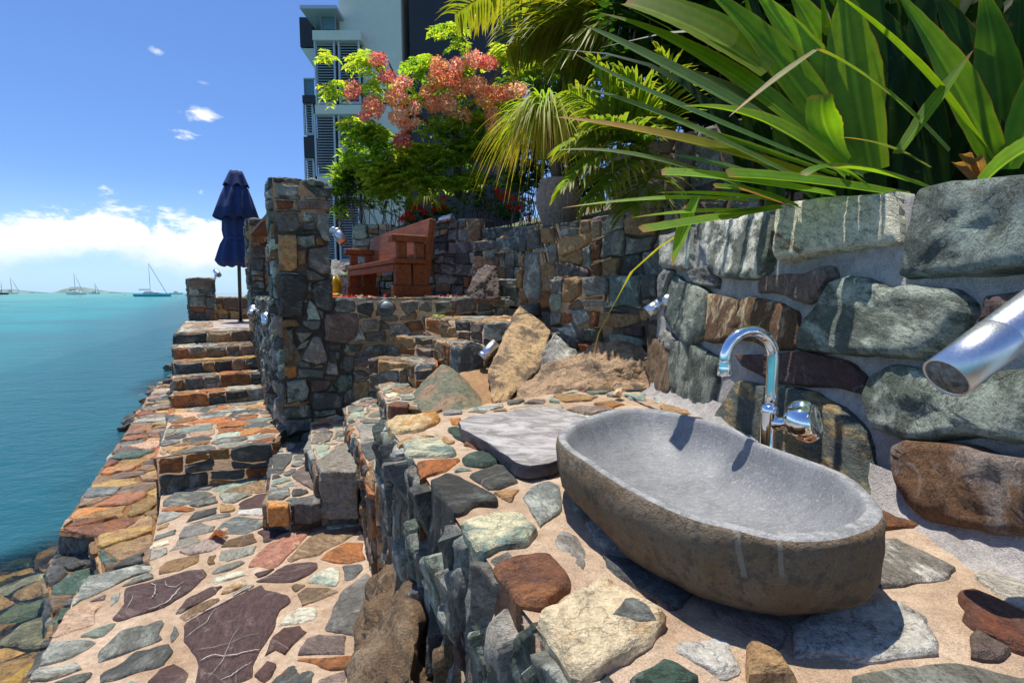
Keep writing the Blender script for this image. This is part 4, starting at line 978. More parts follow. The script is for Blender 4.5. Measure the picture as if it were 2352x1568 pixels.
H(CZ, [(1080,790),(1120,730),(1200,760),(1260,930),(1240,950),(1140,880)], 'grey', h=.006)
H(RZ, [(1300,730),(1400,725),(1700,880),(1850,960),(1800,1040),(1560,1050),(1300,1090),(1200,1000)], 'specgrey')
H(RZ, [(640,1380),(800,1300),(1200,1200),(1400,1200),(1600,1290),(1650,1330),(1700,1480),(1720,1580),(1200,1640),(680,1600)], 'specgrey')
H(RZ, [(1860,1150),(1950,1130),(2352,1330),(2500,1420),(2450,1600),(2200,1530),(1950,1400),(1900,1340),(1930,1270),(1870,1200)], 'redbrown', h=.02)
H(RZ, [(1960,1450),(2000,1420),(2250,1560),(2200,1640),(1960,1600)], 'mauve')
H(MZ, [(705,1080),(760,1060),(850,1065),(850,1090),(720,1095)], 'lgrey'); H(MZ, [(900,1070),(960,1040),(1150,1010),(1160,1030),(1000,1080)], 'slate')
H(MZ, [(1300,1010),(1360,985),(1460,985),(1450,1010)], 'mauve'); H(MZ, [(1510,960),(1600,940),(1850,960),(1800,990),(1600,1000)], 'tan'); H(MZ, [(1750,920),(1840,900),(1950,905),(1900,935),(1800,940)], 'pale')
H(MZ, [(1810,1010),(1950,990),(2050,1020),(1950,1045)], 'orange'); H(MZ, [(2030,940),(2200,940),(2205,990),(2080,980)], 'pale'); H(CZ, [(1130, 62), (1200, 40), (1380, 38), (1420, 60), (1280, 85)], 'mauve')
cpx = [(883, 968), (889, 985), (924, 1024), (955, 1059), (984, 1113), (1042, 1194), (1052, 1213), (1100, 1283), (1129, 1312), (1195, 1407), (1232, 1436), (1282, 1519), (1303, 1568), (1420, 1740), (2700, 1740), (2700, 1400), (2352, 1268), (2100, 1150), (1750, 1010), (1487, 896), (1405, 888), (1340, 893), (1271, 906), (1202, 916), (1127, 926), (1074, 938), (1017, 944)]
a = atz(883, 968, zC); b = atz(1325, 1568, zC); U = (b - a).normalized(); Lc = (b - a).length + .6; e_ = a + U * Lc
cb_ = [(a.x, a.y), (e_.x, e_.y)] + fr.pxs(cpx[14:]); m_ = MB()
masonry(m_, fr, cb_, .22, rgc, hands, style='v', mix=MIX_PAVE, gap=.016, h=.012, bev=.009, amp=.006, freq=11, depth=.02, jit=.08, hvar=.5, tilt=.012, bed=.018, bed_amp=.007, keep=.95, rr=1)
w_ = cb_ if area(cb_) > 0 else cb_[::-1]
n_ = len(w_); m_.add([(x, y, -1.7) for x, y in w_] + [(x, y, zC - .012) for x, y in w_], [tuple(range(n_, 2 * n_))] + [(i, (i + 1) % n_, n_ + (i + 1) % n_, n_ + i) for i in range(n_)], 1)
a = atz(883, 968, zC); b = atz(1325, 1568, zC); U = (b - a).normalized()
O = Vector((a.x, a.y, -1.68)) ; Lc = (b - a).length + .6
ff = Frame(O, U, ZUP)
def shards(mb, f_, x0, x1, z0, z1, n, rng, wr=(.05, .13), lr=(.16, .42), hr=(.008, .042)):
    for _ in range(n):
        w_ = rng.uniform(*wr); l_ = rng.uniform(*lr); x = rng.uniform(x0, x1); z = rng.uniform(z0 + l_ * .3, z1 - l_ * .45); le = rng.gauss(0, .13)
        pts = [(x - w_ * .5, z - l_ * .35), (x + rng.uniform(-.3, .1) * w_, z - l_ * .5), (x + w_ * .45, z - l_ * rng.uniform(.25, .45)), (x + w_ * .5, z + l_ * rng.uniform(.2, .45)), (x + rng.uniform(-.1, .35) * w_, z + l_ * .5), (x - w_ * .5, z + l_ * rng.uniform(.2, .45))]
        pts = [(px_ + (pz_ - z) * le, min(pz_, z1)) for px_, pz_ in pts]
        stone(mb, f_, pts, pick(MIX_SLIVER, rng), rng, h=rng.uniform(*hr), depth=.06, bev=.007, amp=.012, freq=11, jit=.05, tilt=.16, jag=.05, rough_round=0)
masonry(m_, ff, [(0, 0), (Lc, 0), (Lc, 1.075), (0, 1.075)], .13, rgc, mix=MIX_SLIVER, asp=.42, gap=.004, h=.02, bev=.008, amp=.016, freq=9, depth=.05, jit=.05, tilt=.22, hvar=.9, rr=0)
shards(m_, ff, 0, Lc, 0, 1.078, 200, rgc)
# far end face of the counter
a2 = atz(1017, 944, zC); f4 = Frame(Vector((a2.x, a2.y, -1.68)), a - a2, ZUP)
tag(m_.build('stone_counter', [M_STONE, M_SAND]), 'waist high counter of mixed stone carrying the carved stone basin', 'counter')

# ================================================================== wall behind the basin
BL = Vector((.86, 2.95, -.6)); BR = Vector((1.11, 1.08, -.6)); TL = Vector((1.02, 2.95, .39))
fs = Frame(BL, BR - BL, TL - BL); rgs2 = random.Random(91); hands = []
def HS(zone, pts, kind, **kw): hands.append((fs.pxs(zone(*pts)), kind, kw))
HS(SZ, [(440,290),(480,280),(840,215),(880,240),(890,330),(860,560),(790,620),(570,600),(530,560),(450,380)], 'slatewhite')
HS(SZ, [(985,220),(1050,190),(1590,130),(1605,250),(1625,330),(1620,410),(980,525),(960,480),(975,330)], 'whiterust', h=.045)
HS(SZ, [(1790,110),(2150,70),(2352,50),(2480,40),(2480,540),(2352,560),(2120,590),(1840,590),(1660,600),(1690,420),(1740,250)], 'tealdark', h=.045)
HS(SZ, [(810,650),(850,610),(1140,600),(1190,560),(1230,620),(1160,700),(1080,760),(960,710),(820,700)], 'mauve')
HS(SZ, [(1075,985),(1110,880),(1180,780),(1260,650),(1330,620),(1440,630),(1600,700),(1690,675),(1930,690),(2020,760),(2035,830),(1930,1000),(1800,1085),(1300,1060),(1100,1030)], 'slategreen', h=.05)
HS(SZ, [(520,990),(520,720),(650,740),(760,735),(1010,820),(1015,1030),(880,1030),(640,970)], 'browncream')
HS(SZ, [(240,760),(300,600),(360,640),(500,700),(515,760),(510,930),(400,1010),(300,930),(260,860)], 'slategreen')
HS(SZ, [(720,1075),(1080,1050),(1300,1110),(1410,1200),(1370,1280),(1200,1250),(920,1230),(760,1140)], 'purple')
HS(SZ, [(310,1000),(430,1010),(570,1100),(530,1300),(480,1480),(350,1400),(300,1240)], 'slategreen')
HS(NZ, [(x, y) for x, y in [(1656,960),(1707,877),(1785,894),(1863,902),(1953,957),(1984,1000),(2004,1104),(2032,1142),(2092,1186),(2054,1204),(2000,1160),(1900,1090),(1760,1040),(1660,1000)]], 'slaterust', h=.05)
HS(SZ, [(1450,1330),(1500,1200),(1640,1140),(1780,1150),(1900,1250),(2100,1200),(2352,1180),(2480,1180),(2480,1590),(2352,1560),(2100,1530),(1700,1568),(1520,1500)], 'slategreen', h=.05)
HS(RZ, [(1500,130),(1530,70),(1620,35),(1800,45),(2080,90),(2352,140),(2500,160),(2500,700),(2352,680),(2100,650),(1750,590),(1650,500),(1560,320)], 'rustgrey', h=.06)
HS(SZ, [(225,370),(390,300),(410,330),(400,560),(330,560),(225,540)], 'slate'); HS(SZ, [(400,590),(510,560),(550,620),(540,670),(440,650)], 'slatedark')
HS(SZ, [(2150,870),(2180,740),(2352,720),(2420,760),(2352,800),(2280,830)], 'purple')
HS(SZ, [(160,960),(270,1000),(310,1090),(290,1300),(200,1290),(150,1180)], 'brown'); HS(SZ, [(215,950),(250,925),(310,980),(320,1050),(250,1020)], 'lgrey'); HS(SZ, [(130,1290),(200,1300),(260,1330),(240,1390),(135,1380)], 'slatedark')
HS(SZ, [(225,600),(265,570),(290,590),(240,720),(215,740)], 'slate')
bpx = [(1524, 540), (1590, 514), (1810, 483), (1990, 457), (2060, 452), (2120, 447), (2150, 438), (2352, 418), (2700, 380), (2700, 1420), (2352, 1292), (2100, 1190), (1750, 1020), (1487, 940), (1488, 860), (1502, 780), (1512, 690), (1518, 610)]
bs = fs.pxs(bpx); 
if area(bs) < 0: bs = bs[::-1]
m_ = MB()
masonry(m_, fs, bs, .17, rgs2, hands, mix=[('slate', 3), ('slatedark', 2), ('mauve', 2), ('grey', 2)], asp=1.3, gap=.03, h=.030, bev=.010, amp=.010, freq=14, depth=.05, jit=.06, hvar=.3, tilt=.05, bed=.014, bed_amp=.008, bed_off=-.010, minarea=.35, keep=.9, hand_kw=dict(jit=.025, bev=.012, tilt=.05, shrink=-.012))
n_ = len(bs); m_.add([fs.p3(x, y, -.45) for x, y in bs] + [fs.p3(x, y, -.012) for x, y in bs], [(i, (i + 1) % n_, n_ + (i + 1) % n_, n_ + i) for i in range(n_)] + [tuple(range(n_ - 1, -1, -1))], 1)
# mortar haunch where wall meets counter
vs = []; n = 60
L = (BR - BL).length
for i in range(n + 1):
    t = (-.02 + 1.5 * i / n) * L
    for j in range(7):
        s = j / 6; hgt = .10 * (1 - s) ** 2.0; out = .005 + .11 * s ** 1.4
        p = fs.p3(t, hgt + (zC - BL.z) + .0, 0) ; nn = Vector((fs.N.x, fs.N.y, 0)).normalized()
        k = noise.fractal(Vector((t * 7, j * .5, 3)), .9, 2, 4) * .012
        vs.append(p + nn * (out + k + .01) + Vector((0, 0, k * .6 - .012 * s)))
m_.add(vs, [(i * 7 + j, i * 7 + j + 1, (i + 1) * 7 + j + 1, (i + 1) * 7 + j) for i in range(n) for j in range(6)], 1)
tag(m_.build('stone_wall', [M_STONE, M_GREYMORT]), 'wall of large green and white stones in grey mortar behind the basin', 'wall')

# ================================================================== basin
def basin_outer():
    m, nt = mat('river_stone'); tc = N(nt, 'ShaderNodeTexCoord').outputs['Object']
    n1 = NOISE(nt, tc, 4, 6, .7); n2 = NOISE(nt, tc, 90, 4, .8); n3 = NOISE(nt, tc, 30, 6, .7)
    c = MIX(nt, SS(nt, n1, .36, .62), (.225, .175, .12), (.21, .13, .065))
    c = MIX(nt, MA(nt, 'MULTIPLY', SS(nt, n3, .5, .62), .55), c, (.06, .055, .05))
    c = MIX(nt, MA(nt, 'MULTIPLY', SS(nt, n2, .56, .7), .6), c, (.30, .27, .22))
    c = MIX(nt, MA(nt, 'MULTIPLY', SS(nt, NOISE(nt, tc, 200, 2, .8), .55, .7), .6), c, (.035, .032, .03))
    sp_ = N(nt, 'ShaderNodeSeparateXYZ', {0: tc})      # two pale dried drips below the rim
    for (u0, v0, u1, v1, wd) in ((1716, 1246, 1743, 1330, .0055), (1800, 1250, 1804, 1312, .0045)):
        a_ = aty(u0, v0, .775); b_ = aty(u1, v1, .80)
        xl = MA(nt, 'ADD', MA(nt, 'MULTIPLY', MA(nt, 'SUBTRACT', sp_.outputs[2], a_.z), (b_.x - a_.x) / (b_.z - a_.z) * .35), a_.x)
        dx = MA(nt, 'ABSOLUTE', MA(nt, 'SUBTRACT', MA(nt, 'SUBTRACT', sp_.outputs[0], xl), MA(nt, 'MULTIPLY', MA(nt, 'SUBTRACT', n3, .5), .008)))
        mk = MA(nt, 'MULTIPLY', MA(nt, 'SUBTRACT', 1.0, SS(nt, dx, wd * .6, wd)), SS(nt, sp_.outputs[2], b_.z - .004, b_.z + .004))
        mk = MA(nt, 'MULTIPLY', mk, MA(nt, 'LESS_THAN', sp_.outputs[1], 1.0))
        c = MIX(nt, MA(nt, 'MULTIPLY', mk, .6), c, (.36, .32, .25))
    p = PRIN(nt, Base_Color=c, Roughness=.85, Normal=BUMP(nt, MA(nt, 'ADD', n3, MA(nt, 'MULTIPLY', n2, .6)), 1.0, .018)); p.inputs['Specular IOR Level'].default_value = .25
    OUT(nt, p.outputs[0]); return m
def basin_inner():
    m, nt = mat('honed_river_stone'); tc = N(nt, 'ShaderNodeTexCoord').outputs['Object']
    n1 = NOISE(nt, tc, 7, 7, .7, .5); n2 = NOISE(nt, tc, 110, 4, .85)
    ss = N(nt, 'ShaderNodeVectorMath', {0: tc, 1: (45, 190, 190)}, operation='MULTIPLY').outputs[0]; n3 = NOISE(nt, ss, 1.0, 5, .7, .6)
    c = MIX(nt, SS(nt, n1, .35, .65), (.15, .152, .155), (.22, .222, .222))
    c = MIX(nt, MA(nt, 'MULTIPLY', SS(nt, n3, .5, .64), .6), c, (.33, .335, .335))
    c = MIX(nt, MA(nt, 'MULTIPLY', SS(nt, n2, .58, .68), .7), c, (.48, .47, .45))
    c = MIX(nt, MA(nt, 'MULTIPLY', SS(nt, NOISE(nt, tc, 60, 3, .8), .58, .66), .4), c, (.09, .09, .10))
    p = PRIN(nt, Base_Color=c, Roughness=.5, Normal=BUMP(nt, MA(nt, 'ADD', n3, n2), .35, .004)); p.inputs['Specular IOR Level'].default_value = .4
    OUT(nt, p.outputs[0]); return m
def basin_rim():
    m, nt = mat('chipped_rim_stone'); tc = N(nt, 'ShaderNodeTexCoord').outputs['Object']
    n1 = NOISE(nt, tc, 26, 6, .75); n2 = NOISE(nt, tc, 170, 3, .8)
    c = MIX(nt, SS(nt, n1, .38, .62), (.19, .19, .185), (.38, .375, .36)); c = MIX(nt, MA(nt, 'MULTIPLY', SS(nt, n2, .55, .66), .7), c, (.55, .54, .51))
    p = PRIN(nt, Base_Color=c, Roughness=.8, Normal=BUMP(nt, MA(nt, 'ADD', n1, n2), .8, .008)); OUT(nt, p.outputs[0]); return m
rim = CZ((1086,205),(1100,165),(1150,128),(1220,98),(1330,70),(1480,45),(1600,42),(1750,60),(1850,95),(1990,130),(2100,160),(2200,215)) + RZ((600,75),(850,165),(1050,260),(1220,370),(1330,480),(1362,560),(1290,655),(1160,712),(1000,747),(850,757),(640,752),(450,735),(300,700),(150,660),(0,625)) + CZ((1850,670),(1700,605),(1500,510),(1350,420),(1200,310),(1120,250))
zR = -.405; fb = flat(zR); rp = fb.pxs(rim)
if area(rp) < 0: rp = rp[::-1]
rp = resample(chaikin(rp), 96); rc = centroid(rp)
m_ = MB(); vs = []; fs_l = []
prof = [(.42, -.197), (.62, -.196), (.76, -.188), (.865, -.168), (.94, -.138), (.985, -.10), (1.006, -.065), (1.008, -.03), (1.0, -.008), (.985, .0)]
inn = [(.955, .002), (.925, .001), (.902, -.010), (.875, -.032), (.82, -.062), (.73, -.094), (.60, -.120), (.44, -.137), (.26, -.146), (.1, -.149)]
allr = prof + inn
for k, (s, z) in enumerate(allr):
    for i, (x, y) in enumerate(rp):
        px_, py_ = rc[0] + (x - rc[0]) * s, rc[1] + (y - rc[1]) * s
        nzz = noise.fractal(Vector((px_ * 6, py_ * 6, z * 6)), .9, 2, 3)
        k2 = .020 if k < len(prof) - 2 else .005
        px_ += (x - rc[0]) * nzz * k2 * 2.2; py_ += (y - rc[1]) * nzz * k2 * 2.2
        zz_ = z + (noise.noise(Vector((px_ * 5, py_ * 5, 4))) * .010 if k > 3 else noise.noise(Vector((px_ * 9, py_ * 9, 4))) * .006)
        vs.append((px_, py_, zR + zz_))
nr = len(rp)
fo = [(k * nr + i, k * nr + (i + 1) % nr, (k + 1) * nr + (i + 1) % nr, (k + 1) * nr + i) for k in range(len(prof) - 1) for i in range(nr)]
fi = [(k * nr + i, k * nr + (i + 1) % nr, (k + 1) * nr + (i + 1) % nr, (k + 1) * nr + i) for k in range(len(prof) - 1, len(allr) - 1) for i in range(nr)]
cap = tuple((len(allr) - 1) * nr + i for i in range(nr)); capb = tuple(range(nr - 1, -1, -1))
m_.add(vs, fo + [capb], 0); o0 = len(m_.v) - len(vs)
m_.f += [tuple(i + o0 for i in f) for f in fi + [cap]]; m_.m += [2] * (3 * nr - nr) + [1] * (len(fi) + 1 - 2 * nr); m_.s += [True] * (len(fi) + 1)
tag(m_.build('stone_basin', [basin_outer(), basin_inner(), basin_rim()]), 'oval basin hollowed from a grey brown river boulder, standing on the counter', 'basin')

# ================================================================== slate slab
sp = CZ((545,112),(610,84),(860,60),(1110,38),(1200,70),(1330,110),(1300,180),(1160,300),(1060,345),(930,360),(870,346),(790,290),(700,225),(620,185),(560,155))
M_SLAB = None
m, nt = mat('weathered_slab'); tc = N(nt, 'ShaderNodeTexCoord').outputs['Object']
sv = N(nt, 'ShaderNodeVectorRotate', {'Vector': tc, 'Angle': .2, 'Axis': (0, 0, 1)}).outputs[0]; sv = N(nt, 'ShaderNodeVectorMath', {0: sv, 1: (5, 10, 10)}, operation='MULTIPLY').outputs[0]
n1 = NOISE(nt, sv, 1.0, 9, .75, 1.2); n2 = NOISE(nt, tc, 6, 5, .6)
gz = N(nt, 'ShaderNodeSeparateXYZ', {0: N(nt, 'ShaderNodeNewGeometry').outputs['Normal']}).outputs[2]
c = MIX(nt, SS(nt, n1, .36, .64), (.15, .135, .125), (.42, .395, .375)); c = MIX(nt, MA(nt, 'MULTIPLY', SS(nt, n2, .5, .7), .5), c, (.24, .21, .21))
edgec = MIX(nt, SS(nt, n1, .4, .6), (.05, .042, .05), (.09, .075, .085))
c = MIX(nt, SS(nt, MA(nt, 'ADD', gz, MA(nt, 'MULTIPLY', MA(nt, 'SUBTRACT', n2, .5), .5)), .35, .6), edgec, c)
p = PRIN(nt, Base_Color=c, Roughness=.75, Normal=BUMP(nt, n1, .5, .008)); OUT(nt, p.outputs[0]); M_SLAB = m
zS = -.545; f5 = flat(zS); sp5 = f5.pxs(sp)
if area(sp5) < 0: sp5 = sp5[::-1]
sp5 = resample(sp5, 70); c5 = centroid(sp5); m_ = MB(); vs = []
rg5 = [(.97, -.052), (.995, -.045), (1.0, -.012), (.992, -.003), (.975, 0), (.85, 0), (.65, 0), (.4, 0), (.15, 0)]
for s, z in rg5:
    for x, y in sp5:
        j = noise.noise(Vector((x * 14, y * 14, z * 30))) * .006
        px_, py_ = c5[0] + (x - c5[0]) * s, c5[1] + (y - c5[1]) * s
        vs.append((px_ + j, py_ + j, zS + z + (noise.fractal(Vector((px_ * 6, py_ * 6, 1)), .9, 2, 3) * .004 if s < .98 and z > -.04 else 0)))
n = 70
m_.add(vs, [(k * n + i, k * n + (i + 1) % n, (k + 1) * n + (i + 1) % n, (k + 1) * n + i) for k in range(len(rg5) - 1) for i in range(n)] + [tuple((len(rg5) - 1) * n + i for i in range(n)), tuple(range(n - 1, -1, -1))])
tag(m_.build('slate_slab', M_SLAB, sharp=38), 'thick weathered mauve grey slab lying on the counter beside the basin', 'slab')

# ================================================================== tap
M_CHROME = simple('polished_chrome', (.82, .84, .86), .06, 1.0)
tb = atz(1762, 1022, -.43); tb = Vector((tb.x + .015, tb.y + .05, 0)); YT = tb.y
tap = empty('tap', (tb.x, tb.y, -.6)); tag(tap, 'chrome swan neck tap with a round faceted handle over the stone basin', 'tap')
def at_tap(u, v, dy=0): return aty(u, v, YT + dy)
m_ = MB(); zb = at_tap(1766, 935).z
xb = at_tap(1766, 975).x
m_.lathe([(.03, -.60), (.03, -.585), (.0225, -.58), (.0225, zb - .02), (.0235, zb - .015), (.0235, zb + .004), (.018, zb + .008), (.0, zb + .009)], (xb, YT, 0), 24)
part(m_, 'tap_body', M_CHROME, tap)
m_ = MB(); t_top = at_tap(1773, 820).z; dirs = Vector((-.985, -.17, 0)); Rr = .076
pts = [Vector((xb + .003, YT, zb))] + [Vector((xb + .003, YT, zb + (t_top - zb) * k / 4)) for k in range(1, 5)]
c0 = pts[-1] + dirs * Rr
for k in range(1, 17):
    w_ = PI * k / 16; pts.append(c0 - dirs * Rr * math.cos(w_) + ZUP * Rr * math.sin(w_))
pts.append(pts[-1] - ZUP * .022)
m_.tube(pts, .0165, 16); 
part(m_, 'spout', M_CHROME, tap)
tip = pts[-1]; m_ = MB(); m_.lathe([(.0, .012), (.0185, .012), (.0195, .006), (.0185, 0), (.0195, -.004), (.0195, -.026), (.016, -.030), (.013, -.026), (0, -.024)], tip, 20)
part(m_, 'aerator', M_CHROME, tap)
m_ = MB(); ax = Vector((.62, -.62, .25)).normalized(); k0 = Vector((xb, YT, zb - .05)); m_.tube([k0, k0 + ax * .03, k0 + ax * .055], [.02, .019, .015], 14); part(m_, 'valve', M_CHROME, tap)
m_ = MB(); rot = ax.to_track_quat('Z', 'Y').to_matrix()
m_.lathe([(r_ * 1.35, z_ * 1.35) for r_, z_ in [(.0, 0), (.024, 0), (.036, .008), (.044, .024), (.045, .038), (.039, .052), (.030, .058), (.026, .055), (.0, .054)]], k0 + ax * .05, 36, fn=lambda r, z, w: r * (1 - .16 * max(0, math.cos(3 * w)) ** 3 * min(1, r / .04)), rot=rot)
part(m_, 'tap_handle', M_CHROME, tap)

# ================================================================== spotlights
M_STEEL = None
m, nt = mat('brushed_steel'); tc = N(nt, 'ShaderNodeTexCoord').outputs['Object']
n = NOISE(nt, N(nt, 'ShaderNodeVectorMath', {0: tc, 1: (300, 300, 12)}, operation='MULTIPLY').outputs[0], 1.0, 3, .6)
p = PRIN(nt, Base_Color=(.62, .63, .66), Metallic=1.0, Roughness=MA(nt, 'MULTIPLY_ADD', n, .3, .2), Normal=BUMP(nt, n, .06, .001)); OUT(nt, p.outputs[0]); M_STEEL = m
M_LENS = simple('lamp_lens', (.10, .11, .11), .18, spec=.6, var=.6, nscale=90); M_BLACK = simple('black_rubber', (.02, .02, .02), .6)
def spotlight(a, b, r, mount, label, seam=.45, group=None, detail=24):
    """tube from the lens a to the back b, mount = point on the wall"""
    a, b, mount = Vector(a), Vector(b), Vector(mount); d = (b - a).normalized(); L = (b - a).length
    root = empty('spotlight', tuple(b)); tag(root, label, 'spotlight', group); rot = d.to_track_quat('Z', 'Y').to_matrix()
    m_ = MB(); m_.lathe([(r * .86, .012 * r / .05), (r * .9, 0), (r, 0), (r, L * seam), (r * .985, L * seam + .001), (r * .985, L * seam + .002), (r, L * seam + .003), (r, L - r * .06), (r * .92, L), (0, L)], a, detail, rot=rot); part(m_, 'lamp_body', M_STEEL, root)
    m_ = MB(); m_.lathe([(0, -r * .10), (r * .5, -r * .075), (r * .87, r * .02)], a, detail, rot=rot); part(m_, 'lens', M_LENS, root)
    m_ = MB(); e = a + d * L * .72; m_.tube([e, e + (mount - e) * .5, mount], r * .42, 12); dm = (mount - e).normalized(); m_.tube([mount - dm * r * .35, mount + dm * .01], r * .85, 16); part(m_, 'bracket', M_STEEL, root)
    return root
spotlight(aty(2172, 868, .955), aty(2440, 668, 1.0), .043, fs.p3(*fs.px(2420, 700), 0.0), 'large brushed steel spotlight angled down from the wall right of the tap')
spotlight(aty(1486, 719, 3.15), aty(1530, 690, 3.15), .042, aty(1535, 690, 3.0), 'steel spotlight peeping past the left end of the basin wall')
spotlight(aty(1140, 788, 4.35), aty(1106, 822, 4.3) , .05, aty(1100, 815, 4.4), 'tilted steel spotlight on the garden steps beside the sloping rock', seam=.8)
spotlight(aty(614, 748, 5.15), aty(611, 722, 5.2), .05, pq(.55, 5.42, -.25), 'steel spotlight on the seaward slate edge just below the front pillar')
spotlight(aty(576, 725, 6.6), aty(584, 705, 6.7), .05, pq(.55, 6.95, -.2), 'steel spotlight farther along the seaward slate edge near the umbrella')
spotlight(aty(790, 558, 7.4), aty(770, 528, 7.4), .07, aty(766, 530, 7.6), 'tilted steel spotlight just right of the front pillar top', seam=.8)
spotlight(aty(1040, 498, 7.75), aty(1010, 506, 7.8), .055, aty(1000, 514, 7.9), 'steel spotlight lying on top of the curved garden wall above the bench')
spotlight(aty(503, 632, 10.1), aty(495, 622, 10.2), .05, pq(.06, 11.9, .12), 'small steel spotlight on the short far pillar')
# round bulkhead lamp
root = empty('wall_lamp', tuple(aty(885, 707, 5.3))); tag(root, 'round bulkhead lamp with half hood set in the deck wall', 'lamp')
f_w = Frame(pq(.55, qF, -.06), E_, ZUP); c_ = f_w.p3(*f_w.px(885, 707), .03); rot = f_w.N.to_track_quat('Z', 'Y').to_matrix()
m_ = MB(); m_.lathe([(.088, -.03), (.088, .012), (.08, .02), (.072, .014), (0, .014)], c_, 28, rot=rot); part(m_, 'rim', simple('verdigris_metal', (.13, .15, .15), .6, .5, var=.3), root)
m_ = MB(); vs = []; 
for i in range(13):
    w_ = PI * i / 12
    for j in range(7):
        s_ = j / 6; vs.append(c_ + f_w.U * (.074 * math.cos(w_) * math.cos(s_ * PI / 2)) + f_w.V * (.074 * math.sin(w_) * math.cos(s_ * PI / 2)) + f_w.N * (.014 + .05 * math.sin(s_ * PI / 2)))
m_.add(vs, [(i * 7 + j, (i + 1) * 7 + j, (i + 1) * 7 + j + 1, i * 7 + j + 1) for i in range(12) for j in range(6)]); part(m_, 'hood', simple('grey_cast_metal', (.22, .25, .25), .5, .3, var=.2), root)
# ================================================================== hillside behind
def hz_(x, y):
    p_, q_ = E_.dot(Vector((x, y, 0))), D_.dot(Vector((x, y, 0)))
    z = np.interp(p_, [-2.0, -.2, .8, 1.6, 2.4, 3.6, 6, 10, 18, 40], [-3.2, -2.2, -1.0, -.35, .25, .8, 1.5, 2.6, 4, 6])
    return float(z + .10 * noise.fractal(Vector((x * .9, y * .9, 0)), .9, 2, 4))
M_SLOPE = None
m, nt = mat('planted_hillside'); tc = N(nt, 'ShaderNodeTexCoord').outputs['Object']
n1 = NOISE(nt, tc, 1.1, 6, .65); n2 = NOISE(nt, tc, 9, 5, .7)
c = MIX(nt, SS(nt, n1, .42, .6), (.10, .14, .035), (.16, .12, .075)); c = MIX(nt, SS(nt, n2, .5, .7), c, (.06, .07, .025))
p = PRIN(nt, Base_Color=c, Roughness=.95, Normal=BUMP(nt, n2, .9, .06)); OUT(nt, p.outputs[0]); M_SLOPE = m
m_ = MB(); vs = []; idx = {}; fl = []
nx, ny = 70, 70
for i in range(nx + 1):
    for j in range(ny + 1):
        x = -14 + 40 * i / nx; y = 3.4 + 40 * (j / ny) ** 1.3; vs.append((x, y, hz_(x, y)))
def okc(x, y):
    p_, q_ = E_.dot(Vector((x, y, 0))), D_.dot(Vector((x, y, 0)))
    if q_ < 12.3 and p_ < 1.5: return False
    if q_ < 9.4 and p_ < 3.0 and y < 9.2 and x < -1: return False
    if y < 7.9 - .35 * (x + .6) and x < .6: return False
    if y < 5.6 - 1.1 * (x - .1): return False
    return True
for i in range(nx):
    for j in range(ny):
        cx = -14 + 40 * (i + .5) / nx; cy = 3.4 + 40 * ((j + .5) / ny) ** 1.3
        if okc(cx, cy): fl.append((i * (ny + 1) + j, (i + 1) * (ny + 1) + j, (i + 1) * (ny + 1) + j + 1, i * (ny + 1) + j + 1))
m_.add(vs, fl); tag(m_.build('hillside', M_SLOPE), kind='structure')
# bed behind the upper garden wall
m_ = MB(); m_.prism([(.3, 5.4), (2.1, 3.3), (6, 3.3), (6, 9), (.3, 7.6)], -.2, .56); tag(m_.build('garden_bed', M_SLOPE), kind='structure')
m_ = MB(); m_.prism([(1.3, 2.9), (1.75, .9), (5, .9), (5, 4), (1.9, 3.3)], -.5, .22); tag(m_.build('garden_bed', M_SLOPE), kind='structure')

# ================================================================== riprap
rgp = random.Random(101)
RK = []
for k in range(7):
    pts = [Vector((rgp.gauss(0, 1), rgp.gauss(0, 1), rgp.gauss(0, .7))).normalized() * rgp.uniform(.7, 1.1) for _ in range(13)]
    pts = [Vector((p.x * 1.15, p.y * .9, p.z * .72)) for p in pts]
    o = rock(pts, 'shore_rock', ['grey', 'brownpurple', 'brown', 'slate', 'mauve', 'slatedark', 'grey'][k], rgp, None, step=.28, amp=.09, freq=1.6)
    RK.append(o)
used = set()
SHORE_L = ['dark wet shore rock at the waterline seaward of the umbrella terrace', 'grey boulder of the rubble slope beyond the umbrella terrace', 'loose grey rock on the slope behind the bench', ]
def put_rock(loc, s, kind, labels):
    k = rgp.choice(kind); o = RK[k]
    if k in used: o = o.copy(); C.objects.link(o)
    used.add(k); o.location = loc; o.scale = (s, s * rgp.uniform(.8, 1.2), s * rgp.uniform(.8, 1.1)); o.rotation_euler = (rgp.uniform(-.5, .5), rgp.uniform(-.5, .5), rgp.uniform(0, 6.28))
    tag(o, labels[0], 'rock', labels[1])
LW = (SHORE_L[0], 'dark rocks along the waterline')
for i in range(34):
    q_ = rgp.uniform(8.8, 13.5) if i < 24 else rgp.uniform(13, 30); p_ = -.62 - rgp.random() ** 1.6 * .55
    put_rock(pq(p_, q_, -1.98 + (.3 if p_ > -.8 else .06) * rgp.random()), rgp.uniform(.10, .22), (1, 2, 5), LW)
LS = (SHORE_L[1], 'rocks of the rubble slope beyond the terrace')
for i in range(70):
    q_ = rgp.uniform(12.4, 22) if i < 50 else rgp.uniform(20, 34); p_ = rgp.uniform(-.3, 3.2); b = pq(p_, q_); 
    put_rock(Vector((b.x, b.y, hz_(b.x, b.y) + .05)), rgp.uniform(.18, .5), (0, 3, 4, 0, 6), LS)
LB = (SHORE_L[2], 'loose rocks on the slope behind the bench')
for i in range(34):
    u = rgp.uniform(752, 862); Y = rgp.uniform(9.4, 13); x = (u - 1176) / F * Y
    put_rock(Vector((x, Y, max(.1, hz_(x, Y)) + .1 * rgp.random())), rgp.uniform(.16, .42), (0, 3, 4, 6), LB)
for k in range(7):
    if k not in used: bpy.data.objects.remove(RK[k])

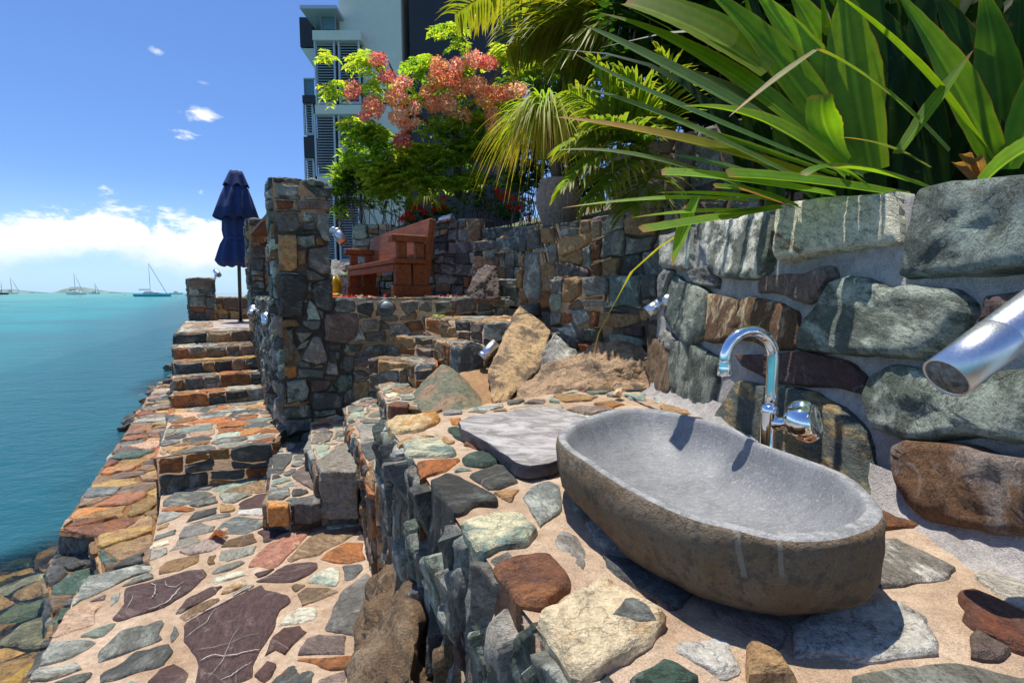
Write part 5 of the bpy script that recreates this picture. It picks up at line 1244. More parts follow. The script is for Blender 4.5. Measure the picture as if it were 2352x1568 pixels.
# ================================================================== leaf tools
def leafquad(mb, p, d, up, L, Wd, A, B=None, fold=.25, droop=.0):
    """small folded leaf from p along d"""
    s_ = d.cross(up)
    if s_.length < 1e-4: s_ = d.orthogonal()
    s_.normalize(); u_ = s_.cross(d).normalized(); B = B or (*A[:3], 0)
    m1 = p + d * L * .45 - ZUP * droop * L * .3; e = p + d * L - ZUP * droop * L
    mb.add([p, m1 + s_ * Wd * .5 + u_ * Wd * fold, m1, m1 - s_ * Wd * .5 + u_ * Wd * fold, e], [(0, 1, 2), (0, 2, 3), (1, 4, 2), (2, 4, 3)], 0, A, B)
def rv(r, sx=1, sy=1, sz=1):
    while True:
        v = Vector((r.uniform(-1, 1), r.uniform(-1, 1), r.uniform(-1, 1)))
        if v.length <= 1: return Vector((v.x * sx, v.y * sy, v.z * sz))
def vary(c, r, k=.25, hue=.1):
    f = r.uniform(1 - k, 1 + k); t = r.uniform(-hue, hue); return (c[0] * f * (1 + t * 1.6), c[1] * f, c[2] * f * (1 - t), r.random())
def ribbon(mb, pts, widths, A, Bc=None, tipmix=None, fold=.22, up=ZUP, twist=0.0, edge=None):
    """long strap leaf: V-shaped section, 4 strips"""
    vs = []; n = len(pts); fs = []; SEC = (-1, -.94, -.7, -.45, -.16, 0, .16, .45, .7, .94, 1) if edge else (-1, -.55, 0, .55, 1)
    a_l = []; b_l = []
    for i, p in enumerate(pts):
        t = (pts[min(i + 1, n - 1)] - pts[max(i - 1, 0)]).normalized()
        s_ = t.cross(up)
        if s_.length < 1e-3: s_ = t.orthogonal()
        s_.normalize(); n_ = s_.cross(t).normalized()
        if twist:
            w_ = twist * i / n; s_, n_ = s_ * math.cos(w_) + n_ * math.sin(w_), n_ * math.cos(w_) - s_ * math.sin(w_)
        w = widths[i]
        for x in SEC:
            vs.append(p + s_ * w * .5 * x + n_ * w * .5 * fold * abs(x) ** 1.3)
            k = (tipmix[i] if tipmix else 0)
            if edge and abs(x) > .9: b_l.append((*edge, .85 if abs(x) > .97 else max(k, .0)))
            else: b_l.append((*(Bc or A[:3]), min(1, k)))
            e_ = (1.35 if abs(x) < .05 else .74 if abs(x) < .2 else 1.0 if abs(x) < .5 else .86 if abs(x) < .75 else 1.08) if edge else (.78 if abs(x) < .1 else 1.0)
            a_l.append((A[0] * e_, A[1] * e_, A[2] * e_, A[3]))
    K = len(SEC)
    for i in range(n - 1):
        for j in range(K - 1): fs.append((i * K + j, i * K + j + 1, (i + 1) * K + j + 1, (i + 1) * K + j))
    o = len(mb.v); mb.add(vs, fs, 0, A, A); mb.a[o:] = a_l; mb.b[o:] = b_l
def bez(p0, p1, p2, n): return [p0 * (1 - t) ** 2 + p1 * 2 * t * (1 - t) + p2 * t * t for t in [i / (n - 1) for i in range(n)]]
M_LEAF = leaf_material('garden_leaf', .55); M_STRAP = leaf_material('strap_leaf', .42, .5, .22, (2.2, 2.1, .6)); M_PALM = leaf_material('palm_leaf', .45, .45, .3); M_FLOWER = leaf_material('petal', .45, .6, .2, (1.45, 1.25, .95))
M_BARK = simple('bark', (.14, .10, .075), .9, var=.4, nscale=18, bump=.8, bdist=.02)

# ================================================================== giant strap leaved plant on the basin wall
rgl = random.Random(7)
gp = empty('giant_spiky_plant', (1.75, 2.0, .2)); tag(gp, 'giant plant of long saw edged green strap leaves spilling over the basin wall', 'plant')
def gd(x, y): return (GZ.x0 + x / GZ.k, GZ.y0 + y / GZ.k)
def gleaf(pts3, wpx, cols, tip=0.0, Ds=(2.1, 2.1), blunt=False, label=None, fold=.3, mb=None, tw=0.0):
    (b, c, t) = pts3; Db, Dt = Ds
    P0 = aty(*gd(*b), Db); P2 = aty(*gd(*t), Dt); Pm = aty(*gd(*c), (Db + Dt) / 2); P1 = Pm * 2 - (P0 + P2) * .5
    n = 22; pts = bez(P0, P1, P2, n); Wm = 1.18 * wpx / GZ.k / F * (Db + Dt) / 2
    ws = []
    for i in range(n):
        s_ = i / (n - 1); w_ = min(1, .62 + s_ * 1.1) * (1 if blunt else min(1, ((1 - s_) * 1.9) ** .8 + .02))
        ws.append(Wm * w_ * (1 + .03 * math.sin(i * 2.3)))
    if blunt: ws[-1] *= .8
    A = vary(cols, rgl, .15, .08); tm = [max(0, (i / (n - 1) - (1 - tip)) / max(.01, tip)) if tip else 0 for i in range(n)]
    if not tip: tm[-1] = .9; tm[-2] = .35
    view = (P0 + P2).normalized() * -1
    up = (ZUP * .8 + view * .45 + Vector((-.25, 0, 0))).normalized()
    m_ = MB(); ribbon(m_, pts, ws, A, (.42, .19, .03) if tip else (.30, .15, .05), tm, fold, up, tw, edge=(.30, .11, .02))
    return part(m_, 'leaf', M_STRAP, gp, label=label)
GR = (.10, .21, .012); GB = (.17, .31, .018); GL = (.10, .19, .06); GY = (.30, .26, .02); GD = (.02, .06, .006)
L_ = [
 (((1520, 850), (800, 640), (215, 532)), 84, (.20, .215, .02), .62, (2.0, 2.2), False, 'yellowing leaf with orange end reaching far left'),
 (((1560, 770), (960, 300), (432, 62)), 92, GR, 0, (2.1, 2.4), False, None), (((1620, 800), (800, 345), (352, 115)), 82, GL, 0, (2.05, 2.2), False, None),
 (((1560, 800), (760, 470), (300, 240)), 46, GL, .06, (2.0, 2.1), False, None), (((1300, 800), (700, 520), (298, 392)), 46, GL, .08, (1.95, 2.1), False, None),
 (((1540, 800), (1180, 560), (800, 484)), 125, GB, .08, (1.95, 1.95), False, None), (((1500, 800), (1050, 650), (748, 548)), 55, GR, 0, (2.05, 2.1), False, None),
 (((1100, 860), (600, 710), (208, 686)), 40, GL, .1, (2.0, 2.1), False, None), (((1300, 850), (950, 750), (738, 704)), 52, GL, 0, (1.95, 2.0), False, None),
 (((1500, 890), (1000, 815), (705, 795)), 80, GB, 0, (1.85, 1.9), True, 'leaf broken off short with an orange torn end'), (((1850, 900), (1350, 830), (1010, 805)), 120, GR, 0, (1.8, 1.8), True, 'broad leaf broken off square'),
 (((1330, 945), (1140, 880), (950, 855)), 70, GR, 0, (1.85, 1.8), True, None), (((1250, 915), (950, 885), (690, 876)), 38, GB, 0, (1.85, 1.9), False, None), (((1100, 915), (700, 905), (250, 946)), 38, GB, .18, (1.85, 1.9), False, None),
 (((1260, 945), (950, 1000), (620, 1055)), 92, GR, 0, (1.85, 1.7), True, 'leaf hanging over the wall corner with a ragged tip'), (((1150, 960), (850, 965), (570, 990)), 42, GB, .1, (1.85, 1.8), False, None),
 (((862, 895), (800, 1060), (752, 1210)), 56, GB, .2, (1.85, 1.75), False, 'leaf folded down against the wall'),
 (((1180, 330), (850, 130), (540, 15)), 150, (.17, .25, .02), 0, (2.2, 2.4), True, None), (((1250, 330), (950, 120), (690, -20)), 125, GB, 0, (2.3, 2.4), False, None),
 (((1560, 740), (1210, 250), (880, -60)), 140, GR, 0, (2.2, 2.3), False, None), (((1580, 740), (1370, 300), (1110, -60)), 150, GB, 0, (2.25, 2.3), False, None), (((1640, 760), (1460, 270), (1270, -60)), 150, GR, 0, (2.3, 2.3), False, None),
 (((1660, 780), (1570, 280), (1540, -60)), 175, (.13, .25, .02), 0, (2.2, 2.2), False, None), (((1690, 800), (1720, 300), (1750, -60)), 125, GD, 0, (2.4, 2.5), False, None),
 (((2230, 760), (1890, 330), (1480, -40)), 92, GR, 0, (1.9, 1.7), False, None), (((2230, 770), (2010, 330), (1750, -60)), 130, GR, 0, (1.95, 1.9), False, None), (((2250, 770), (2130, 330), (1930, -60)), 135, GD, 0, (2.0, 2.1), False, None),
 (((2260, 770), (2230, 330), (2160, -60)), 140, GR, 0, (2.0, 2.0), False, None), (((2270, 770), (2320, 330), (2330, -60)), 140, GD, 0, (2.0, 2.0), False, None), (((2280, 770), (2440, 400), (2560, 0)), 140, GR, 0, (1.9, 1.8), False, None),
 (((1780, 700), (1960, 450), (2122, 228)), 64, GR, .16, (1.8, 1.75), False, None), (((2010, 690), (1700, 400), (1412, 228)), 50, (.12, .19, .03), 0, (1.8, 1.75), True, 'long leaf bent over half way'), (((1412, 228), (1230, 360), (1010, 532)), 48, (.20, .20, .06), .45, (1.75, 1.7), False, 'limp yellow end of the bent leaf'),
 (((1550, 740), (1450, 580), (1440, 430)), 105, GB, 0, (1.95, 1.9), True, None), (((1920, 760), (1720, 665), (1508, 624)), 48, (.11, .15, .05), .3, (1.8, 1.75), False, None),
 (((1640, 850), (1490, 765), (1362, 800)), 60, GR, 0, (1.75, 1.7), True, None), (((1980, 880), (1700, 790), (1485, 765)), 88, GB, 0, (1.7, 1.65), True, None), (((2160, 840), (2300, 720), (2460, 640)), 150, GB, 0, (1.5, 1.35), True, 'pale torn leaf at the wall top on the right'),
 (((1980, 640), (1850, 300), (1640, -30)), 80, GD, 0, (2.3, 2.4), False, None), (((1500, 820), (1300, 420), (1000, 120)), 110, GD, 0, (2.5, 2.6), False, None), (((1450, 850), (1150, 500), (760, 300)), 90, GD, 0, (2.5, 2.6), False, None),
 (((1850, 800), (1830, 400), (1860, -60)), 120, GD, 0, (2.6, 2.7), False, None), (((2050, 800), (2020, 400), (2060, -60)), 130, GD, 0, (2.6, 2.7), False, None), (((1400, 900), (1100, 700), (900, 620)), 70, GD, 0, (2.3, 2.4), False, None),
]
for a_ in L_: gleaf(*a_[:6], label=a_[6])
# dead brown base sheaths
for (b, c, t) in (((2150, 830), (2110, 760), (2080, 700)), ((2180, 830), (2150, 770), (2140, 715)), ((2140, 840), (2090, 790), (2040, 740)), ((1300, 945), (1180, 900), (1060, 860))):
    gleaf((b, c, t), 40, (.20, .11, .06), 0, (1.75, 1.7), True, 'dead brown leaf base')
# dark mass of leaves filling the heart of the plant
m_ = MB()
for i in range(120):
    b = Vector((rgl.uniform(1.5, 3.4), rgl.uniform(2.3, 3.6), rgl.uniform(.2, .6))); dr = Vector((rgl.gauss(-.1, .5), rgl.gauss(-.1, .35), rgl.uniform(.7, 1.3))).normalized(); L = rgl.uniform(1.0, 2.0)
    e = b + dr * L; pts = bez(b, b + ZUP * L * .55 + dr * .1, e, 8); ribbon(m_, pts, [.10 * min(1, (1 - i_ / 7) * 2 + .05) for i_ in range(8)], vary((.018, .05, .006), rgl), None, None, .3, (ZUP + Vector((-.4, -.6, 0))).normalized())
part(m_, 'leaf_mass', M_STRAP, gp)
# thin yellow runner hanging to the boulder
m_ = MB(); pts = [aty(u, v, Y) for u, v, Y in ((1585, 525, 2.2), (1520, 565, 2.4), (1452, 625, 2.7), (1410, 700, 2.95), (1376, 765, 3.1), (1366, 800, 3.2), (1368, 822, 3.25))]
ribbon(m_, pts, [.03, .03, .026, .02, .014, .008, .003], (.28, .27, .03, .3), (.20, .08, .03), [0, 0, .1, .2, .7, 1, 1], .3, (ZUP + Vector((0, -1, 0))).normalized()); part(m_, 'leaf', M_STRAP, gp, label='thin yellow drooping leaf touching the brown boulder')

# ================================================================== palms
rgm = random.Random(19)
def frond(mb, pts, ll, n, A, r, droop=.35, wl=.035, taper=True, spread=.9, mbr=None):
    """rachis through pts with leaflets to both sides"""
    P = bez(pts[0], pts[1] * 2 - (pts[0] + pts[2]) * .5, pts[2], n)
    (mbr or mb).tube(P[::max(1, n // 8)] + [P[-1]], [.016 * (1 - .8 * i / 9) for i in range(len(P[::max(1, n // 8)]) + 1)], 5, 0, False, A=(A[0] * 1.2, A[1], A[2], .5), B=(*A[:3], 0))
    for i in range(2, n):
        t = (P[min(i + 1, n - 1)] - P[i - 1]).normalized(); s_ = t.cross(ZUP)
        if s_.length < .05: s_ = t.cross(Vector((0, 1, .2)))
        s_.normalize(); f = i / (n - 1); L = ll * (min(1, .35 + f * 2.4) * (1 - max(0, f - .45) * 1.05))
        for sg in (-1, 1):
            d = (t * r.uniform(.45, .7) + s_ * sg * spread + ZUP * r.uniform(-.1, .25)).normalized(); Lk = L * r.uniform(.85, 1.1)
            e = P[i] + d * Lk - ZUP * droop * Lk * r.uniform(.6, 1.3); mid = P[i] + d * Lk * .55
            c = vary(A, r, .25, .12); ribbon(mb, bez(P[i], mid * 1.0 + ZUP * .02, e, 4), [wl * .5, wl, wl * .75, .002], c, (.28, .20, .03), [0, 0, .1, r.choice((.2, .7))], .35)
def palm(label, crown, trunk, fronds, A, ll, n=34, wl=.035, droop=.35, group=None, trunk_r=.09):
    root = empty('palm_tree', trunk[0]); tag(root, label, 'palm', group)
    m_ = MB(); T = [Vector(t) for t in trunk]; K = 14; pts = [T[0].lerp(T[-1], i / (K - 1)) for i in range(K)]
    m_.tube(pts, [trunk_r * (1.15 if i % 2 else 1.0) * (1 - .25 * i / K) for i in range(K)], 10); part(m_, 'trunk', M_BARK, root)
    for f in fronds:
        m_ = MB(); frond(m_, f, ll, n, A, rgm, droop, wl); part(m_, 'frond', M_PALM, root)
    return root
PY = (.20, .25, .025); PG = (.18, .27, .03)
T_ = lambda x, y, D: aty(*TZ((x, y))[0], D)
Gp = lambda x, y, D: aty(*gd(x, y), D)
cr = Vector((1.55, 4.6, 2.35))
# big palm above the pot: fronds arch left across the top of the picture and down on the right
palm('palm with yellow green feathery fronds arching in front of the dark building', cr, [(2.55, 7.2, .4), (2.3, 6.9, 3.6)], [
    (T_(2160, -80, 6.45), T_(1760, -60, 6.60), T_(1480, 330, 6.90)), (T_(2150, -40, 6.45), T_(1950, 20, 6.45), T_(1590, 260, 6.60)), (T_(2160, -30, 6.45), T_(2050, 120, 6.45), T_(1900, 420, 6.45)), (T_(2150, -80, 6.60), T_(1600, -120, 7.20), T_(1150, 90, 7.80)),
    (Gp(620, -30, 6.00), Gp(330, 60, 6.15), Gp(90, 170, 6.30)), (Gp(640, 10, 6.00), Gp(420, 150, 6.00), Gp(260, 330, 6.15)), (Gp(700, 0, 6.00), Gp(560, 220, 6.00), Gp(470, 480, 6.00)), (Gp(600, -100, 6.45), Gp(900, -80, 6.00), Gp(1200, 100, 5.85))], PY, .85, 44, .066, .4)
# lower clumping palm right of the pot
palm('low clumping palm with green fronds fanning out behind the clay pot', None, [(1.35, 4.6, .5), (1.4, 4.6, .9)], [
    (Gp(640, 640, 4.3), Gp(460, 520, 4.2), Gp(290, 420, 4.1)), (Gp(640, 660, 4.2), Gp(430, 620, 4.0), Gp(270, 660, 3.9)), (Gp(640, 700, 4.1), Gp(450, 700, 3.9), Gp(260, 850, 3.8)), (Gp(660, 720, 4.1), Gp(520, 760, 3.9), Gp(380, 930, 3.8)),
    (Gp(660, 640, 4.3), Gp(600, 480, 4.2), Gp(500, 330, 4.2)), (Gp(700, 640, 4.3), Gp(720, 450, 4.2), Gp(700, 250, 4.2)), (Gp(640, 600, 4.2), Gp(480, 440, 4.1), Gp(400, 300, 4.1)), (Gp(680, 740, 4.0), Gp(640, 820, 3.8), Gp(560, 950, 3.7)), (Gp(640, 680, 4.0), Gp(560, 600, 3.8), Gp(400, 560, 3.7))], PG, .42, 34, .036, .3)
palm('slim grey trunked palm standing in front of the dark building wall', None, [aty(1238, 330, 10.5), aty(1222, 60, 10.5)], [
    (aty(1222, 60, 10.5), aty(1160, 10, 10.5), aty(1090, 40, 10.5)), (aty(1222, 60, 10.5), aty(1280, 20, 10.3), aty(1330, 120, 10.1)), (aty(1222, 60, 10.5), aty(1230, 100, 10), aty(1270, 190, 9.8)), (aty(1222, 60, 10.5), aty(1200, -30, 10.5), aty(1130, -60, 10.5)), (aty(1222, 60, 10.5), aty(1270, -30, 10.5), aty(1330, -20, 10.3))], PY, .7, 30, .05, .5, trunk_r=.13)
# unseen palm added to shade the giant leaves and basin wall
palm('unseen palm added to shade the giant leaves and basin wall', None, [(2.9, 3.1, .3), (2.6, 2.7, 3.6)], [
    (Vector((2.6, 2.7, 3.6)), Vector((2.2, 1.5, 3.9)), Vector((1.9, .5, 3.2))), (Vector((2.6, 2.7, 3.6)), Vector((1.9, 2.3, 4.05)), Vector((1.3, 2.0, 3.6))),
    (Vector((2.6, 2.7, 3.6)), Vector((3.0, 1.8, 4.0)), Vector((3.4, .8, 3.3))), (Vector((2.6, 2.7, 3.6)), Vector((1.9, 3.4, 4.0)), Vector((1.0, 4.1, 3.4))), (Vector((2.6, 2.7, 3.6)), Vector((2.0, 2.0, 3.9)), Vector((1.35, 1.3, 3.5)))], PG, .6, 40, .05, .35, trunk_r=.11)

# ================================================================== rainbow shower tree
rgt = random.Random(29); DT = 8.8
tree = empty('flowering_tree', tuple(T_(1160, 1290, DT))); tag(tree, 'small tree with clusters of pink and orange blossom over bright green leaves', 'tree')
m_ = MB()
def limb(*pts):
    P = [T_(x, y, D) for x, y, D, r in pts]; m_.tube(P, [r for *_, r in pts], 8)
limb((1165, 1300, DT, .07), (1160, 1180, DT, .065), (1165, 1040, DT, .06), (1150, 900, DT, .055), (1125, 790, DT, .05))
limb((1140, 800, DT, .04), (1250, 700, DT, .035), (1310, 640, DT - .1, .032), (1370, 560, DT - .2, .028), (1420, 470, DT - .3, .02), (1480, 380, DT - .3, .012))
limb((1290, 690, DT, .026), (1360, 760, DT - .2, .022), (1440, 840, DT - .4, .018), (1530, 910, DT - .5, .012))
limb((1150, 930, DT, .03), (1060, 880, DT - .1, .025), (940, 780, DT - .2, .022), (800, 690, DT - .3, .02), (620, 670, DT - .4, .016), (520, 610, DT - .5, .012), (430, 480, DT - .5, .006))
limb((830, 690, DT - .3, .018), (780, 560, DT - .3, .018), (720, 430, DT - .35, .015), (690, 370, DT - .35, .010))
limb((1150, 1040, DT, .022), (1060, 1065, DT - .3, .017), (960, 1100, DT - .5, .01))
limb((1165, 900, DT, .022), (1230, 920, DT + .2, .018), (1330, 980, DT + .3, .01)); limb((1165, 1050, DT, .022), (1260, 1050, DT - .3, .016), (1400, 1100, DT - .5, .008))
limb((1360, 560, DT - .2, .016), (1270, 420, DT, .012), (1240, 340, DT, .010), (1180, 210, DT, .007), (1120, 150, DT, .003)); limb((1120, 800, DT, .025), (1080, 640, DT + .1, .02), (1010, 500, DT + .1, .014), (990, 400, DT + .1, .008))
part(m_, 'trunk', M_BARK, tree)
lm = MB()
def compound(mb, p, d, L, r, col, npair=6, ll=.105, lw=.05):
    side = d.cross(ZUP); side = side.normalized() if side.length > .05 else Vector((1, 0, 0))
    for k in range(npair):
        t = (k + .8) / npair; q = p + d * L * t - ZUP * .35 * L * t * t
        for sg in (-1, 1):
            dd = (side * sg + d * .35 + ZUP * r.uniform(-.45, .2) + rv(r) * .15).normalized(); leafquad(mb, q, dd, ZUP + rv(r) * .4, ll * r.uniform(.8, 1.15), lw, vary(col, r, .3, .15), droop=.25)
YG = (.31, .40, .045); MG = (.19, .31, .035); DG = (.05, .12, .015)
def leafblob(mb, zone, x, y, rx, ry, n, D, dd, col, r, **k):
    for _ in range(int(n * 2.0)):
        v = rv(r); u_, v_ = zone((x + v.x * rx, y + v.y * ry))[0]; p = aty(u_, v_, D + v.z * dd)
        a = r.uniform(0, 6.28); compound(mb, p, Vector((math.cos(a), math.sin(a) * .8 - .2, r.uniform(-.25, .35))).normalized(), r.uniform(.18, .3), r, col if r.random() < .7 else MG, **k)
for x, y, rx, ry, n, c in [(620, 1080, 200, 90, 60, YG), (800, 1130, 200, 100, 70, YG), (980, 1180, 170, 100, 55, YG), (1230, 1180, 150, 80, 40, YG), (1100, 1000, 200, 110, 55, MG), (1330, 960, 170, 100, 45, MG), (1400, 880, 120, 120, 26, MG), (560, 850, 110, 70, 26, MG), (650, 930, 120, 80, 26, MG),
    (1080, 820, 130, 90, 26, MG), (1250, 780, 100, 60, 18, MG), (850, 1000, 150, 80, 36, YG), (380, 580, 60, 50, 10, YG), (560, 390, 70, 60, 16, YG), (900, 440, 60, 80, 14, MG), (1110, 180, 60, 40, 10, YG), (1200, 290, 30, 40, 5, YG), (1450, 350, 70, 60, 14, YG), (1000, 400, 50, 50, 8, YG), (480, 800, 50, 40, 8, YG), (330, 370, 40, 25, 4, YG),
    (640, 560, 90, 80, 12, YG), (1230, 430, 60, 60, 9, YG), (860, 640, 80, 60, 10, YG), (1010, 570, 60, 60, 8, YG), (1480, 560, 60, 60, 6, YG), (700, 1230, 140, 60, 26, MG), (1150, 640, 60, 60, 7, YG), (1350, 700, 90, 60, 10, MG)]:
    leafblob(lm, TZ, x, y, rx, ry, n, DT - .1, .5, c, rgt)
part(lm, 'foliage', M_LEAF, tree)
fm = MB(); PK = (.80, .30, .24); PO = (.84, .47, .24); PP = (.90, .66, .50); PR = (.64, .13, .15)
for x, y, rx, ry, n, cols in [(640, 390, 60, 50, 90, (PR, PK)), (690, 500, 60, 50, 80, (PR, PK)), (800, 540, 70, 50, 130, (PP, PK)), (470, 590, 60, 80, 80, (PR, PK)), (610, 700, 80, 80, 190, (PK, PO)), (760, 640, 80, 70, 190, (PK, PO, PP)), (780, 760, 70, 70, 190, (PO, PP)), (820, 830, 50, 50, 80, (PO, PK)), (800, 920, 60, 50, 110, (PR, PK)), (880, 700, 50, 50, 80, (PK, PP)),
    (1030, 440, 60, 70, 140, (PK, PO)), (1030, 520, 70, 70, 140, (PO, PO)), (1150, 430, 60, 60, 150, (PK, PP)), (1130, 520, 60, 60, 140, (PK, PO)), (1270, 390, 70, 60, 170, (PK, PP)), (1360, 410, 70, 50, 110, (PK, PR)), (1200, 570, 90, 60, 180, (PO, PO)), (1290, 560, 70, 70, 180, (PO, PP)), (1100, 680, 70, 80, 190, (PO, PP)), (1000, 680, 60, 60, 110, (PK, PO)), (960, 600, 50, 50, 80, (PO,)),
    (1430, 610, 90, 60, 170, (PK, PO)), (1540, 590, 80, 60, 150, (PP, PO)), (1340, 650, 70, 60, 120, (PO,)), (1390, 750, 60, 60, 100, (PK, PO)), (1390, 830, 50, 50, 80, (PO,)), (1200, 760, 60, 50, 70, (PO,)), (870, 800, 60, 30, 60, (PO, PP)), (550, 760, 40, 40, 50, (PK,)), (1560, 880, 30, 60, 30, (PK, PP)), (1600, 680, 40, 40, 40, (PP, PO))]:
    for _ in range(int(n * 1.25)):
        v = rv(rgt); u_, v_ = TZ((x + v.x * rx, y + v.y * ry))[0]; p = aty(u_, v_, DT - .55 + v.z * .32); d = rv(rgt)
        c = vary(rgt.choice(cols), rgt, .25, .1)
        leafquad(fm, p, d.normalized(), rv(rgt).normalized(), rgt.uniform(.03, .055), rgt.uniform(.028, .045), c, fold=.5); leafquad(fm, p, -d.normalized(), rv(rgt).normalized(), .04, .036, c, fold=.5)
part(fm, 'blossom', M_FLOWER, tree)

# ================================================================== shrubs
def rosette(mb, p, n, L, wd, col, r, up=.5):
    for _ in range(n):
        a = r.uniform(0, 6.28); d = Vector((math.cos(a), math.sin(a), r.uniform(-.2, up + .5))).normalized(); leafquad(mb, p, d, ZUP, L * r.uniform(.7, 1.1), wd, vary(col, r, .3, .12), fold=.2, droop=.25)
def bush(name, label, cat, blobs, zone, D, dd, L, wd, r, stems=None, group=None, sub=7):
    root = empty(name, tuple(aty(*zone((blobs[0][0], blobs[0][1]))[0], D) - ZUP * .4)); tag(root, label, cat, group); m_ = MB(); st = MB()
    for x, y, rx, ry, n, col in blobs:
        for _ in range(n):
            v = rv(r); u_, v_ = zone((x + v.x * rx, y + v.y * ry))[0]; p = aty(u_, v_, D + v.z * dd); rosette(m_, p, sub, L, wd, col, r)
            if r.random() < .35: st.tube([p, p + Vector((r.uniform(-.1, .1), .1, -.3)), p + Vector((r.uniform(-.15, .15), .15, -.65))], .008, 4, 0, False)
    part(m_, 'foliage', M_LEAF, root)
    if st.v: part(st, 'stems', M_BARK, root)
    return root
b1 = bush('frangipani_shrub', 'glossy long leaved shrub with one white flower left of the flowering tree', 'shrub', [(480, 1000, 90, 70, 26, MG), (430, 1110, 100, 80, 30, MG), (520, 1190, 160, 100, 36, DG), (420, 1260, 90, 110, 26, DG), (600, 1300, 160, 110, 34, DG), (380, 1190, 60, 60, 12, MG), (400, 1400, 60, 60, 10, MG)], TZ, 9.3, .5, .24, .06, rgt)
m_ = MB(); 
for _ in range(26):
    v = rv(rgt); p = T_(420 + v.x * 18, 975 + v.y * 20, 8.9); leafquad(m_, p, rv(rgt).normalized(), rv(rgt).normalized(), .06, .05, (.75, .75, .70, .4), fold=.4)
part(m_, 'flower', M_FLOWER, b1)
bush('green_shrub', 'bright green leafy shrub behind the blossom near the slim palm', 'shrub', [(1560, 440, 100, 50, 36, YG), (1700, 420, 100, 50, 36, YG), (1800, 440, 90, 60, 30, MG), (1650, 520, 200, 80, 46, MG), (1820, 540, 90, 90, 26, MG), (1740, 640, 120, 90, 24, DG), (1500, 700, 150, 120, 30, DG)], TZ, 9.6, .5, .2, .05, rgt)
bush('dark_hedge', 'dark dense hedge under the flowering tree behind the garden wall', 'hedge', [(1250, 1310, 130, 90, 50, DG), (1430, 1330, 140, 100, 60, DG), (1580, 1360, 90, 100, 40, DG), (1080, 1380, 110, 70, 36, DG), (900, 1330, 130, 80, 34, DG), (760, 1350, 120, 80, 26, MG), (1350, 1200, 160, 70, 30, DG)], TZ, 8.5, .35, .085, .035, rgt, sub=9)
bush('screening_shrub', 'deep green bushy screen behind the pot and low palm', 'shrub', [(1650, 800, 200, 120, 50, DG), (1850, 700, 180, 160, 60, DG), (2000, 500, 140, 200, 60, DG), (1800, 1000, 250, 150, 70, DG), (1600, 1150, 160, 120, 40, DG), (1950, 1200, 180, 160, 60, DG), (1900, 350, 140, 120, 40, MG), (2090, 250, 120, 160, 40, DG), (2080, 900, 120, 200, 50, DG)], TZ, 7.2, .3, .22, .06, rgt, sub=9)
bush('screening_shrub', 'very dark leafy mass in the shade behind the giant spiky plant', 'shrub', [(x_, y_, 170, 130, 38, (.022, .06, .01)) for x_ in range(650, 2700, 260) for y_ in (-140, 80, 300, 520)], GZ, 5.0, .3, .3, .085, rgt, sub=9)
# red ixora flowers
rx_ = empty('red_flower_bush', tuple(T_(1500, 1420, 8.2))); tag(rx_, 'low bush with scarlet flower heads left of the clay pot', 'bush'); rx2 = empty('red_flower_bush', tuple(T_(900, 1430, 8.2))); tag(rx2, 'low bush with scarlet flower heads behind the bench back', 'bush')
for root, hds, blobs in ((rx_, [(1440, 1290), (1485, 1265), (1520, 1300), (1500, 1350), (1570, 1350), (1620, 1415), (1590, 1300), (1420, 1250), (1545, 1370)], [(1500, 1380, 120, 70)]), (rx2, [(810, 1415), (840, 1390), (880, 1355), (920, 1365), (950, 1390), (1060, 1355), (1070, 1300), (790, 1440), (860, 1420), (1010, 1370)], [(900, 1430, 120, 50), (1050, 1390, 60, 50)])):
    m_ = MB()
    for x, y, rxx, ryy in blobs:
        for _ in range(46):
            v = rv(rgt); rosette(m_, T_(x + v.x * rxx, y + v.y * ryy, 8.15 + v.z * .2), 8, .08, .035, DG, rgt)
    part(m_, 'foliage', M_LEAF, root)
    for x, y in hds:
        f2_ = MB()
        for _ in range(44):
            v = rv(rgt); p = T_(x + v.x * 22, y + v.y * 18, 7.95 + v.z * .06); leafquad(f2_, p, (rv(rgt) + Vector((0, -.3, .3))).normalized(), rv(rgt).normalized(), .035, .022, vary((.58, .028, .012), rgt, .3, .05), fold=.4)
        part(f2_, 'flower_head', M_FLOWER, root)
# grassy clump behind the bench
def fountain(name, label, cat, base, n, L, wd, col, r, D, droop=1.0, up=(.5, 1.2), tip=None, sp=.8):
    root = empty(name, tuple(base)); tag(root, label, cat); m_ = MB()
    for _ in range(n):
        a = r.uniform(0, 6.28); el_ = r.uniform(*up); d = Vector((math.cos(a) * sp, math.sin(a) * sp, el_)).normalized(); Lk = L * r.uniform(.7, 1.15)
        p1 = base + d * Lk * .55; p2 = base + d * Lk * .62 + Vector((d.x, d.y, 0)) * Lk * .35 - ZUP * Lk * droop * r.uniform(.45, 1.0)
        ribbon(m_, bez(base + rv(r) * .04, p1 * 1.0, p2, 9), [wd * k for k in (.7, 1, 1, 1, .9, .8, .6, .4, .1)], vary(col, r, .3, .15), tip, [0, 0, 0, .05, .1, .25, .5, .8, 1] if tip else None, .25)
    part(m_, 'leaves', M_STRAP, root); return root
fountain('grass_clump', 'clump of fine yellow green grassy leaves behind the bench', 'grass clump', T_(960, 1330, 8.0), 90, .55, .016, (.28, .31, .04), rgt, 8.0, .8)
